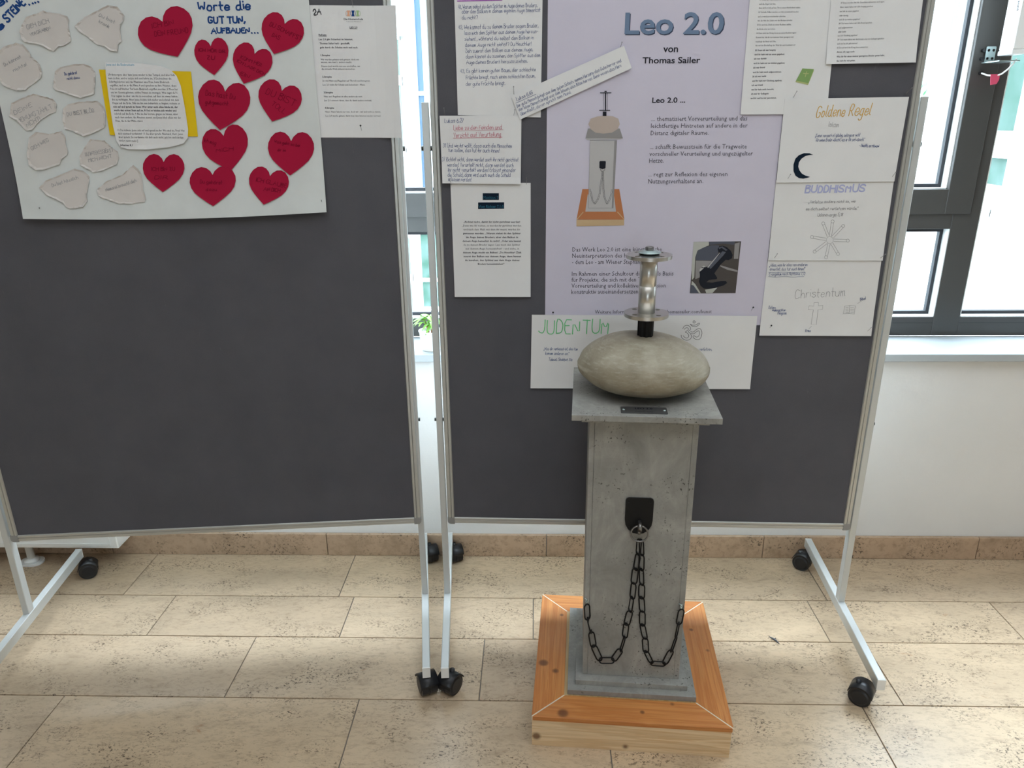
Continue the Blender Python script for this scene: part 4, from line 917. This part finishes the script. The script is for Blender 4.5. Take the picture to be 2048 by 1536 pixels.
# Christentum, Buddhismus, Goldene Regel (top one laid last)
z12 = lambda x, y_: (1500 + x / 3.737, 360 + y_ / 3.737)
s = sheet(BR, 'drawn_sheet', 'white sheet headed Christentum with a cross and open book drawing, lowest of three', 'paper', [(1537, 506), (1764, 506), (1740.8, 671), (1517.4, 670)], 0.0030, M_PAPER, n=10, cb=.003)
I = Ink(s, I_GREY, off=.0005); hand(I, 'Christentum', z12(332, 885), z12(705, 862), 17, .0011, .05)
I.stroke([z12(*p) for p in ((475, 915), (508, 913), (508, 938), (541, 935), (538, 965), (505, 967), (492, 1078), (453, 1076), (470, 967), (432, 965), (438, 938), (474, 940))], .0010, closed=True)
I.stroke([z12(*p) for p in ((705, 940), (742, 936), (784, 938), (775, 1000), (738, 996), (694, 997))], .0010, closed=True); I.stroke([z12(742, 936), z12(736, 998)], .0010)
for k in range(4):
    I.stroke([z12(712, 950 + 13 * k), z12(732, 949 + 13 * k)], .0008); I.stroke([z12(748, 950 + 13 * k), z12(772, 951 + 13 * k)], .0008)
I.stroke([z12(455, 1090), z12(436, 1108)], .0008); I.stroke([z12(830, 902), z12(800, 922)], .0008); I.done()
I = Ink(s, I_PEN); hand(I, '„Alles, was ihr also von anderen', z12(143, 645), z12(425, 640), 6, .0008); hand(I, 'erwartet, das tut auch ihnen!“', z12(145, 675), z12(405, 672), 6, .0008); hand(I, 'Evangelium nach Matthäus 7,12', z12(140, 712), z12(408, 707), 6, .0008)
I.stroke([z12(x, 722 + 2 * math.sin(x)) for x in range(136, 412, 12)], .0008); I.stroke([z12(x, 690 + 2 * math.sin(x)) for x in range(136, 412, 12)], .0008)
hand(I, 'Ostern', z12(135, 960), z12(187, 962), 6, .0009); hand(I, 'Weihnachten', z12(163, 980), z12(263, 978), 5, .0009); hand(I, 'Pfingsten', z12(203, 1003), z12(268, 1003), 6, .0009); hand(I, 'Kreuz', z12(408, 1130), z12(448, 1132), 5, .0010); hand(I, 'Bibel', z12(820, 900), z12(862, 890), 5.5, .0010); I.done()
s = sheet(BR, 'drawn_sheet', 'white sheet headed BUDDHISMUS in pale blue with a drawn wheel of spokes', 'paper', [(1551.5, 360), (1787.5, 355), (1763.6, 520.5), (1535.5, 520)], 0.0038, M_PAPER, n=10, cb=.002)
I = Ink(s, I_LBLUE); hand(I, 'BUDDHISMUS', z12(408, 93), z12(850, 86), 13.5, .0036, .05, .12); I.done()
I = Ink(s, I_GREY, off=.0005); hand(I, '„Verletze andere nicht so, wie', z12(435, 172), z12(780, 168), 5.5, .0010); hand(I, 'es dich selbst verletzen würde.“', z12(413, 225), z12(800, 220), 5.5, .0010); hand(I, 'Udanavarga 5,18', z12(500, 270), z12(688, 268), 6, .0010)
cx, cy = 592, 447
for (ex, ey) in ((543, 323), (613, 308), (692, 342), (726, 451), (652, 550), (563, 575), (478, 533), (459, 424)):
    dx, dy = ex - cx, ey - cy; L_ = math.hypot(dx, dy); dx /= L_; dy /= L_; nx, ny = -dy * 9, dx * 9
    for sg in (-1, 1): I.stroke([z12(cx + dx * 30 + sg * nx, cy + dy * 30 + sg * ny), z12(ex - dx * 10 + sg * nx, ey - dy * 10 + sg * ny)], .0009)
    I.stroke([z12(ex + 12 * math.cos(a), ey + 12 * math.sin(a)) for a in np.linspace(0, 2 * PI, 11)[:-1]], .0009, closed=True)
I.stroke([z12(cx + 26 * math.cos(a), cy + 26 * math.sin(a)) for a in np.linspace(0, 2 * PI, 17)[:-1]], .0007, closed=True); I.done()
s = sheet(BR, 'drawn_sheet', 'white sheet headed Goldene Regel in ochre with a black crescent moon', 'paper', [(1568.5, 198), (1816, 193.8), (1786.5, 362.5), (1551, 365)], 0.0058, M_PAPER, n=10, cb=.001)
I = Ink(s, I_GOLD); hand(I, 'Goldene', z11(592, 820), z11(790, 806), 22, .0019, .25); hand(I, 'Regel', z11(818, 812), z11(968, 802), 24, .0019, .25); I.done()
I = Ink(s, I_GREY, off=.0005); hand(I, 'Islam', z11(680, 882), z11(748, 884), 9, .0009, .05); I.done()
I = Ink(s, I_PEN); hand(I, '„Keiner von euch ist gläubig, solange er nicht', z11(588, 955), z11(897, 950), 6.5, .0007, .2); hand(I, 'für seinen Bruder wünscht, was er für sich wünscht.“', z11(590, 985), z11(928, 982), 6.5, .0007, .2); hand(I, '- Hadith, an-Nawawi', z11(893, 1022), z11(1028, 1026), 6, .0009, .2); I.done()
I = Ink(s, I_BOX, 'crescent_moon')
outer = [(575, 1078), (548, 1067), (510, 1066), (475, 1080), (450, 1105), (437, 1145), (437, 1190), (450, 1222), (475, 1240), (505, 1243), (530, 1238), (552, 1231)]
inner = [(520, 1222), (495, 1208), (478, 1185), (470, 1160), (475, 1130), (492, 1105), (520, 1086), (550, 1079)]
I.poly([z11(*p) for p in outer + inner]); I.done()

PINS += [(BR, 890, 229, 1, 'in the top left corner of the red headed sheet', I_GREY), (BR, 1027, 231, 2, 'in the top right corner of the red headed sheet', I_GREY), (BR, 903, 369, 3, 'at the lower left corner of the red headed sheet', I_GREY), (BR, 1053, 367, 1, 'in the top right corner of the sheet with dark boxes', I_GREY),
  (BR, 1028, 187, 1, 'at the left end of the slanted strip', I_GREY), (BR, 1239, 98, 2, 'at the right end of the slanted strip', I_GREY), (BR, 1106, 628, 0, 'above the word JUDENTUM', I_BLACK), (BR, 1503, 618, 0, 'in the lower right corner of the poster', I_BLACK),
  (BR, 1585, 195, 2, 'in the top left corner of the Goldene Regel sheet', I_GREY), (BR, 1809, 187, 4, 'in the top right corner of the Goldene Regel sheet', I_GREY), (BR, 1573, 359, 2, 'in the top left corner of the BUDDHISMUS sheet', I_GREY), (BR, 1781, 355, 2, 'in the top right corner of the BUDDHISMUS sheet', I_GREY),
  (BR, 1547, 516, 2, 'at the left of the fold above the Christentum sheet', I_GREY), (BR, 1757, 516, 4, 'at the right of the fold above the Christentum sheet', I_GREY), (BR, 1539, 654, 0, 'in the lower left corner of the Christentum sheet', I_BLACK), (BR, 1733, 662, 2, 'in the lower right corner of the Christentum sheet', I_GREY)]
M_PIN = nmat('pin_steel', (.35, .35, .37), .3, .9)
for (B, px_, py_, md, where, mt) in PINS:
    u, v = buv(B, px_, py_)
    tilt = {0: (0, 0.012), 1: (0, .022), 2: (.006, .020), 3: (-.003, .022), 4: (.013, .018)}[md]
    p0 = bpt(B, u, v - .004, 0.0005); p1 = bpt(B, u + tilt[0] * .7, v + tilt[1] * .7, .016); o_ = p0
    bm = bmesh.new(); tube(bm, [(0, 0, 0), tuple(p1 - p0)], .00055, 6)
    pin = obj('pin', bm_mesh(bm), M_PIN, None, tuple(o_))
    bm = bmesh.new(); bmesh.ops.create_uvsphere(bm, u_segments=8, v_segments=6, radius=.0024 if md == 0 else .0014); obj('pin_head', bm_mesh(bm), M_BLACK if md == 0 else M_PIN, pin, tuple(p1 - p0))
    tag(pin, ('dark-headed pin ' if md == 0 else 'thin steel pin ') + where, 'pin', 'pins holding the papers')

# ================================================================ SCULPTURE
YAW = math.radians(-3.75)
def axes(loc): return loc
base = empty('wooden_base', (0.268, 1.763, 0.0), YAW)
tag(base, 'low square pine base with mitred orange-brown top boards under the grey pedestal', 'base')
HWB, HDB = 0.2555, 0.2620; IN = 0.082; ZT_ = 0.0968; TH = 0.014
K_ = [(-0.02, 0, 0, .012)]
def top_board(pts, mat):
    n = 4; vs = [(x, y_, ZT_ - TH) for x, y_ in pts] + [(x, y_, ZT_) for x, y_ in pts]
    me = mesh_from(vs, [(3, 2, 1, 0), (4, 5, 6, 7)] + [(i, (i + 1) % 4, 4 + (i + 1) % 4, 4 + i) for i in range(4)])
    bm = bmesh.new(); bm.from_mesh(me); bmesh.ops.recalc_face_normals(bm, faces=bm.faces); bmesh.ops.bevel(bm, geom=list(bm.edges), offset=.0012, segments=1, affect='EDGES'); bm.to_mesh(me); bm.free()
    return obj('plank', me, mat, base)
g_ = .0016
W1, W2 = (0.52, 0.18, 0.045), (0.64, 0.27, 0.080)
top_board([(-HWB + g_, -HDB), (HWB - g_, -HDB), (HWB - IN - g_, -HDB + IN), (-HWB + IN + g_, -HDB + IN)], wood('pine_oiled_front', W1, W2, 0, [(-.175, -.245, ZT_, .017), (.03, -.225, ZT_, .006), (.11, -.19, ZT_, .005)]))
top_board([(-HWB + g_, HDB), (HWB - g_, HDB), (HWB - IN - g_, HDB - IN), (-HWB + IN + g_, HDB - IN)], wood('pine_oiled_back', W1, W2, 0, []))
top_board([(-HWB, -HDB + g_), (-HWB, HDB - g_), (-HWB + IN, HDB - IN - g_), (-HWB + IN, -HDB + IN + g_)], wood('pine_oiled_left', W1, W2, 1, [(-.235, -.06, ZT_, .016), (-.20, -.09, ZT_, .010), (-.19, .16, ZT_, .006)]))
top_board([(HWB, -HDB + g_), (HWB, HDB - g_), (HWB - IN, HDB - IN - g_), (HWB - IN, -HDB + IN + g_)], wood('pine_oiled_right', W1, W2, 1, [(.20, .12, ZT_, .006), (.235, .03, ZT_, .005)]))
M_FILL = nmat('mitre_filler', (.72, .62, .48), .7)
for sx_ in (-1, 1):
    for sy_ in (-1, 1):
        a = Vector((sx_ * (HWB - .001), sy_ * (HDB - .001), 0)); b_ = Vector((sx_ * (HWB - IN), sy_ * (HDB - IN), 0)); d = (b_ - a); nn = Vector((-d.y, d.x, 0)).normalized() * .0017
        vs = [a + nn, a - nn, b_ - nn, b_ + nn]; vs = [(v.x, v.y, ZT_ - TH + .001) for v in vs] + [(v.x, v.y, ZT_ - .0004) for v in vs]
        obj('mitre_joint', fix_normals(mesh_from(vs, [(0, 1, 2, 3), (4, 5, 6, 7)] + [(i, (i + 1) % 4, 4 + (i + 1) % 4, 4 + i) for i in range(4)])), M_FILL, base)
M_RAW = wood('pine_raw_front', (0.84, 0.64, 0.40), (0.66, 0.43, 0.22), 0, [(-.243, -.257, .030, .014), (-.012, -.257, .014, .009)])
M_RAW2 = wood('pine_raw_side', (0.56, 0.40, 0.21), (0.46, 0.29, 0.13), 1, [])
obj('side_board', span(-HWB + .001, HWB - .004, -HDB + .002, -HDB + .022, 0.0, ZT_ - TH), M_RAW, base)
obj('side_board', span(-HWB + .001, HWB - .004, HDB - .022, HDB - .002, 0.0, ZT_ - TH), M_RAW, base)
obj('side_board', span(-HWB + .001, -HWB + .021, -HDB + .022, HDB - .022, 0.0, ZT_ - TH), M_RAW2, base)
obj('side_board', span(HWB - .024, HWB - .004, -HDB + .022, HDB - .022, 0.0, ZT_ - TH), M_RAW2, base)
obj('core_panel', span(-HWB + IN, HWB - IN, -HDB + IN, HDB - IN, ZT_ - TH - .01, ZT_ - .0005), M_RAW2, base)

ped = empty('pedestal', (0.272, 1.763, ZT_), YAW)
tag(ped, 'grey concrete-look square column with stepped foot and top slab carrying the stone', 'pedestal')
obj('foot_plate', span(-.169, .169, -.1775, .1775, 0, .0155, .0006), M_CONC, ped)
obj('foot_plate', span(-.148, .148, -.1565, .1565, .0155, .031, .0006), M_CONC, ped)
ZC1 = 0.8745 - ZT_
obj('column_panel', span(-.1165, .1135, -.132, -.118, .031, ZC1, .0006), M_CONC, ped)
obj('column_panel', span(-.1165, .1135, .118, .132, .031, ZC1, .0006), M_CONC, ped)
obj('column_panel', span(.1138, .1275, -.1318, .132, .031, ZC1, .0006), M_CONC, ped)
obj('column_panel', span(-.1295, -.1168, -.1313, .132, .031, ZC1, .0006), M_CONC, ped)
obj('capital_plate', span(-.148, .148, -.150, .150, ZC1, ZC1 + .0135, .0006), M_CONC, ped)
TOPZ = ZC1 + .0135 + .0145
obj('top_slab', span(-.1715, .1715, -.176, .176, ZC1 + .0135, TOPZ, .0007), M_CONC, ped)
pl_ = obj('name_plate', curve2d([rrect(.108, .040, .004)], .0016), M_PLATE, ped, (-.0035, -.138, TOPZ + .0009))
for tx, yy, sz, bd in (('LEO 2.0', .005, .0125, True), ('von', -.0035, .004, False), ('Thomas Sailer', -.0135, .0075, False)):
    v_, f_ = font_geo(tx, bd); v_ = v_ * sz; v_[:, 0] -= (v_[:, 0].max() + v_[:, 0].min()) / 2
    obj('lettering', mesh_from([(x, y_ + yy, .0011) for x, y_ in v_], f_), I_BLACK, pl_)
for x in (-.047, .047):
    bm = bmesh.new(); bmesh.ops.create_uvsphere(bm, u_segments=12, v_segments=8, radius=.0035); bmesh.ops.scale(bm, vec=(1, 1, .6), verts=bm.verts); obj('screw', bm_mesh(bm), M_ZINC, pl_, (x, 0, .001), smooth=True)
def ped_local(px_, py_, yl):
    """point of the plane y=yl of the pedestal seen at a picture point, in pedestal coordinates"""
    r = ray(px_, py_); n_ = np.array([-math.sin(YAW), math.cos(YAW), 0]); O_ = np.array([0.272, 1.763, ZT_]) + n_ * yl
    t_ = ((O_ - CAM) @ n_) / (r @ n_); p = CAM + r * t_ - np.array([0.272, 1.763, ZT_]); ux = np.array([math.cos(YAW), math.sin(YAW), 0])
    return np.array([p @ ux, p @ n_, p[2]])
# bracket plate, eye and ring on the column front
zc = lambda wz: wz - ZT_
pts = [(-.034, -.010), (-.032, -.024), (-.025, -.037), (-.013, -.0465), (0, -.049), (.013, -.0465), (.025, -.037), (.032, -.024), (.034, -.010), (.0345, .043), (.0325, .0485), (.027, .051), (-.0265, .051), (-.032, .0485), (-.034, .043)]
bp = obj('bracket_plate', curve2d([pts], .004), M_IRON, ped, (-.0015, -.1342, zc(.620)), (PI / 2, 0, 0))
for (x, y_) in ((.026, .04), (-.026, .04), (-.022, -.028)):
    bm = bmesh.new(); bmesh.ops.create_uvsphere(bm, u_segments=8, v_segments=6, radius=.0022); obj('rivet', bm_mesh(bm), M_IRON, bp, (x, y_, .002))
bm = bmesh.new()
tube(bm, [(0, 0, .0)] + [(0, -.013 + .013 * math.cos(a), .013 + .013 * math.sin(a)) for a in np.linspace(PI / 2, -PI, 12)] + [(0, -.028, .004)], .0050, 10)
obj('ring_eye', bm_mesh(bm), M_RINGM, bp, (.002, -.012, .002), smooth=True)
RP = ped_local(1278.9, 1067.5, -.1500)
bm = bmesh.new(); tube(bm, [(.0212 * math.cos(a), 0, .0205 * math.sin(a)) for a in np.linspace(0, 2 * PI, 33)[:-1]], .0023, 8, closed=True)
ring = obj('pull_ring', bm_mesh(bm), M_RINGM, ped, tuple(RP), (math.radians(-8), 0, 0), True)
# screw eyes at the two corners
zch = lambda x, y_: (1120 + x / 3.656, 960 + y_ / 3.656)
CY = -.1385
LCH = [(580, 442), (572, 545), (553, 652), (540, 757), (528, 862), (512, 960), (486, 1055), (473, 1150), (443, 1245), (390, 1318), (293, 1318), (245, 1215), (228, 1115), (202, 1015), (196, 912)]
RCH = [(594, 442), (598, 548), (595, 655), (598, 765), (596, 862), (602, 962), (602, 1060), (622, 1160), (628, 1255), (668, 1338), (765, 1345), (815, 1250), (848, 1150), (868, 1050), (890, 950)]
def stadium(L_, W_, n=7):
    r = W_ / 2; o_ = []
    for k in range(n + 1): a = -PI / 2 + PI * k / n; o_.append((0, r * math.sin(a) , L_ / 2 - r + r * math.cos(a)))
    for k in range(n + 1): a = PI / 2 + PI * k / n; o_.append((0, r * math.sin(a), -L_ / 2 + r + r * math.cos(a)))
    return o_
bm = bmesh.new(); tube(bm, stadium(.0375, .0150, 6), .0018, 8, closed=True); LINK = bm_mesh(bm); LINK.materials.append(M_IRON)
for p in LINK.polygons: p.use_smooth = True
TW = {0: [35, 40, 75, 45, 25, 80, 50, 5, 75, 60, 85, 75, 5, 60, 65], 1: [35, 45, 35, 70, 55, 65, 55, 80, 50, 85, 85, 30, 25, 80, 60]}
for ci, (path, lab) in enumerate(((LCH, 'black chain swag on the left half of the column, from ring to left corner'), (RCH, 'black chain swag on the right half of the column, from ring to right corner'))):
    P = [Vector(ped_local(*zch(*p), CY)) for p in path]
    if ci == 1: P[-1].y += .001
    Mp = Matrix.Translation((0.272, 1.763, ZT_)) @ Matrix.Rotation(YAW, 4, 'Z')
    ch = empty('chain', tuple(Mp @ P[0]), YAW); tag(ch, lab, 'chain', 'chains hanging on the column')
    for i, (a, b_) in enumerate(zip(P, P[1:])):
        d = b_ - a; mid = (a + b_) / 2 - P[0]
        tw = math.radians(TW[ci][i])
        zax = d.normalized(); yb0 = Vector((0, 1, 0)); xa_ = yb0.cross(zax).normalized(); ya_ = zax.cross(xa_).normalized()
        # width direction: in the face plane (xa_) turned by (90-tw) out of it
        wdir = (xa_ * math.sin(tw) + ya_ * math.cos(tw) * .8).normalized(); nd = wdir.cross(zax).normalized()
        o = bpy.data.objects.new('chain_link', LINK); C.objects.link(o); o.parent = ch
        sc_ = (d.length + .0042) / .0375
        R_ = Matrix((nd, wdir, zax)).transposed().to_4x4()
        o.matrix_local = Matrix.Translation(mid + Vector((0, (-.001 if i % 2 else .001), 0))) @ R_ @ Matrix.Diagonal((1, 1, sc_, 1))
for (zx, zy, sgn, nm) in ((196, 885, -1, 'l'), (888, 925, 1, 'r')):
    p = ped_local(*zch(zx, zy), CY + .002)
    bm = bmesh.new(); tube(bm, [(.0035 * math.cos(a), 0, .005 * math.sin(a)) for a in np.linspace(0, 2 * PI, 15)[:-1]], .0013, 8, closed=True); tube(bm, [(0, .0, .004), (0, .012, .005)], .0013, 6)
    obj('screw_eye', bm_mesh(bm), M_ZINC, ped, tuple(p), (0, 0, math.radians(50)), True)

# stone
bm = bmesh.new(); bmesh.ops.create_uvsphere(bm, u_segments=64, v_segments=40, radius=1.0)
from mathutils import noise as mn
for v in bm.verts:
    p = v.co.copy(); r = 1 + .022 * mn.noise(p * 1.7 + Vector((3, 1, 2))) + .008 * mn.noise(p * 4.5)
    e = 0.97
    x = math.copysign(abs(p.x) ** e, p.x); zz = math.copysign(abs(p.z) ** .86, p.z)
    if p.z < 0: zz *= 0.97
    v.co = Vector((x * .162 * r, p.y * .150 * r, zz * .0735 * r))
    v.co.z -= .012 * (p.x) ** 2 * (1 if p.z > 0 else .0)
    v.co.z -= v.co.x * .025
    if v.co.z < -.070: v.co.z = -.070
STZ = ZT_ + TOPZ + .070
stone_o = obj('pebble', bm_mesh(bm), M_STONE, None, (0.2735, 1.770, STZ), (0, 0, YAW), True)
tag(stone_o, 'large smooth beige river stone lying on the top slab', 'stone')

# turned steel spool on its black rod
sp = empty('flanged_spool', (0.2755, 1.770, STZ + .058)); tag(sp, 'stainless steel spool with two flanges on a black rod standing in the stone', 'spool')
def gear(r1, r2, n):
    o_ = []
    for k in range(n):
        a = 2 * PI * k / n
        for f, r in ((-.28, r2), (-.18, r1), (.18, r1), (.28, r2)): aa = a + f * 2 * PI / n; o_.append((r * math.cos(aa), r * math.sin(aa)))
    return o_
zb = STZ + .058
obj('fluted_rod', curve2d([gear(.0195, .0172, 8)], .062), M_IRON, sp, (0, 0, .022))
def flange(z):
    loops = [circ(0, 0, .054, 48)] + [circ(.040 * math.cos(a), .040 * math.sin(a), .0062, 16) for a in np.linspace(0, 2 * PI, 5)[:-1] + math.radians(38)]
    return obj('flange', curve2d(loops, .0085), M_STEEL, sp, (0, 0, z - zb))
ZF1, ZF2 = 1.0985, 1.2395
flange(ZF1); flange(ZF2)
h = (ZF2 - ZF1) - .0085
me = lathe([(.0207, 0), (.0207, h * .49), (.0198, h * .494), (.0198, h * .503), (.0207, h * .507), (.0207, h)], 40)
o = obj('tube_body', me, M_STEEL, sp, (0, 0, ZF1 + .0043 - zb), smooth=False)
for p in o.data.polygons: p.use_smooth = len(p.vertices) == 4
obj('rubber_disc', lathe([(.0235, 0), (.0235, .004)], 32), M_IRON, sp, (0, 0, ZF2 + .0043 - zb))
obj('washer', lathe([(.0265, 0), (.0278, .001), (.0265, .0028), (.020, .0030), (.019, .0055), (.010, .0058)], 36), M_ZINC, sp, (0, 0, ZF2 + .0083 - zb), smooth=True)
obj('hex_bolt', lathe([(.0098, 0), (.0098, .0075), (.0085, .0088)], 6), M_RINGM, sp, (0, 0, ZF2 + .0141 - zb))

# ================================================================ RADIATOR, OPENER, PLANT
rad = empty('radiator', (-2.05, 2.36, 0)); tag(rad, 'white low panel radiator behind the left pinboard', 'radiator')
RX = -1.511 + 2.05
obj('front_panel', span(-.6, RX - .0, -.051, -.030, .0875, .66, .003), M_WHITE, rad)
obj('back_panel', span(-.6, RX - .012, .020, .040, .092, .655, .003), M_WHITE, rad)
obj('side_cover', span(RX - .004, RX + .001, -.049, .045, .088, .66, .001), M_WHITE, rad)
bm = bmesh.new(); add_span(bm, -.58, RX - .03, -.0535, -.0512, .100, .108); add_span(bm, RX - .032, RX - .026, -.0535, -.0512, .100, .64); obj('panel_bead', bm_mesh(bm), M_WHITE, rad)
for x in (.175, -.45):
    ft = obj('support_leg', lathe([(.013, .012), (.013, .085), (.018, .086), (.018, .094)], 16), M_WHITE, rad, (x, -.012, 0), smooth=True)
    obj('foot_disc', curve2d([rrect(.085, .06, .028)], .008), M_WHITE, ft, (0, 0, .005)); obj('foot_collar', lathe([(.026, .009), (.024, .018), (.014, .022)], 20), M_WHITE, ft, smooth=True)

opn = empty('window_opener', (1.4615, 2.515, 1.72)); tag(opn, 'white electric window opener box beside the grey window mullion, upper right', 'window opener')
obj('housing', span(-.019, .017, -.030, .042, .012, .62, .003), M_WHITE, opn)
obj('end_cap', span(-.020, .018, -.031, .043, -.002, .012, .002), M_WHITE, opn)
def side_text(tx, y0_, z0_, sz, bd=False):
    v_, f_ = font_geo(tx, bd); v_ = v_ * sz
    return [(-.0198, y0_ - yy, z0_ + xx) for xx, yy in v_], f_
for args in (('franz', -.012, .118, .014, True), ('230V 50Hz IP32', .0, .125, .006), ('Fensterantrieb', .008, .11, .006), ('EK 24V 1.5A', -.022, .03, .006), ('Typ 230 AC', -.014, .07, .006), ('0.8A 300N', -.002, .03, .007)):
    v_, f_ = side_text(*args); obj('lettering', mesh_from(v_, [f[::-1] for f in f_]), I_BLACK, opn)
br = empty('opener_bracket', (1.431, 2.596, 1.70)); tag(br, 'small steel bracket plate with four screws on the casement frame, below the opener', 'bracket')
obj('arm', span(-.012, .050, -.095, .002, .0, .003), M_ZINC, br)
obj('screw_plate', curve2d([rrect(.030, .046, .003), circ(-.007, .012, .0042, 12), circ(.008, .012, .0042, 12), circ(-.007, -.012, .0042, 12), circ(.008, -.012, .0042, 12)], .003), M_ZINC, br, (.010, -.0, .026), (PI / 2, 0, 0))
for (x, z) in ((-.012, .038), (-.012, .014)):
    bm = bmesh.new(); add_cyl(bm, (x, -.004, z), (x, .006, z), .0055, seg=14); obj('bolt', bm_mesh(bm), M_BLACK, br)
bm = bmesh.new(); a0 = at_depth(1962, 146, 2.600); pts = [a0 + np.array([0, .004, 0]), a0, at_depth(1975, 150.5, 2.575), at_depth(1990, 152, 2.56), at_depth(2003, 148, 2.545), at_depth(2015, 139, 2.53), at_depth(2026, 128, 2.52), at_depth(2033, 117, 2.512)]
tube(bm, [tuple(p - a0) for p in pts], .0026, 8); cb_ = obj('cable', bm_mesh(bm), M_WHITE, None, tuple(a0), smooth=True); tag(cb_, 'white cable looping from the casement frame to the opener box', 'cable')
bm = bmesh.new(); add_cyl(bm, (0, .002, 0), (0, -.003, 0), .007, seg=16); obj('grommet', bm_mesh(bm), M_BLACK, cb_)
t0 = at_depth(1991, 149, 2.552); q = [at_depth(1981.5, 148.5, 2.552), at_depth(2000, 148, 2.552), at_depth(1998, 160, 2.552), at_depth(1993, 168, 2.552), at_depth(1981, 170, 2.552)]
vs = [tuple(p - t0) for p in q] + [tuple(p - t0 + np.array([0, .0012, 0])) for p in q]
tg = obj('tape_flag', fix_normals(mesh_from(vs, [(4, 3, 2, 1, 0), (5, 6, 7, 8, 9)] + [(i, (i + 1) % 5, 5 + (i + 1) % 5, 5 + i) for i in range(5)])), nmat('pink_tape', (.70, .09, .17), .4), None, tuple(t0)); tag(tg, 'small pink tape flag wrapped round the white cable', 'tape')

pl = empty('potted_plant', (-0.352, 2.455, SILLZ)); pl.scale = (.62, .62, .62); tag(pl, 'green leafy plant in white pot on the window sill in the gap between boards', 'plant')
obj('pot', lathe([(.048, 0), (.052, .004), (.064, .105), (.067, .106), (.067, .112), (.060, .112), (.057, .098), (.01, .096)], 32), M_WHITE, pl, smooth=True)
bm = bmesh.new()
for (x, y_) in ((.01, 0), (-.02, .01), (.02, -.012)): tube(bm, [(x * .5, y_, .09), (x, y_, .13), (x * 1.8, y_ * 1.4, .175)], .0045, 6)
obj('stem', bm_mesh(bm), nmat('plant_stem', (.32, .10, .06), .6), pl)
def leaf_mesh():
    vs = []; fs = []; n = 7
    for i in range(n + 1):
        t_ = i / n; w = .011 * math.sin(PI * min(1, t_ * .93 + .05)) ** .7; x = .095 * t_; z = .045 * t_ - .085 * t_ * t_
        vs += [(x, -w, z + .003), (x, 0, z), (x, w, z + .003)]
    for i in range(n):
        a = 3 * i; fs += [(a, a + 1, a + 4, a + 3), (a + 1, a + 2, a + 5, a + 4)]
    return mesh_from(vs, fs)
LM = leaf_mesh(); M_LEAF = nmat('leaf_green', (.22, .48, .07), .45); LM.materials.append(M_LEAF)
for p in LM.polygons: p.use_smooth = True
rr = random.Random(5)
for i in range(34):
    o = bpy.data.objects.new('leaf', LM); C.objects.link(o); o.parent = pl
    o.location = (rr.uniform(-.03, .03), rr.uniform(-.02, .02), rr.uniform(.125, .178)); o.rotation_euler = (rr.uniform(-.3, .3), rr.uniform(-.7, .25), i * 2.4 + rr.uniform(-.3, .3)); o.scale = (rr.uniform(.7, 1.05),) * 3

dp = at_floor(1549, 1281, 0.0)
bm = bmesh.new(); tube(bm, [(-.012, .018, .0015), (-.004, .006, .003), (.004, -.004, .0025), (.010, -.018, .0012)], [.0008, .0026, .0030, .0008], 6); tube(bm, [(-.002, .002, .003), (.006, .008, .0035)], .0012, 5)
tag(obj('scrap', bm_mesh(bm), nmat('scrap_grey', (.10, .11, .12), .7), None, tuple(dp)), 'tiny dark grey scrap lying on the floor tiles right of the sculpture', 'debris')
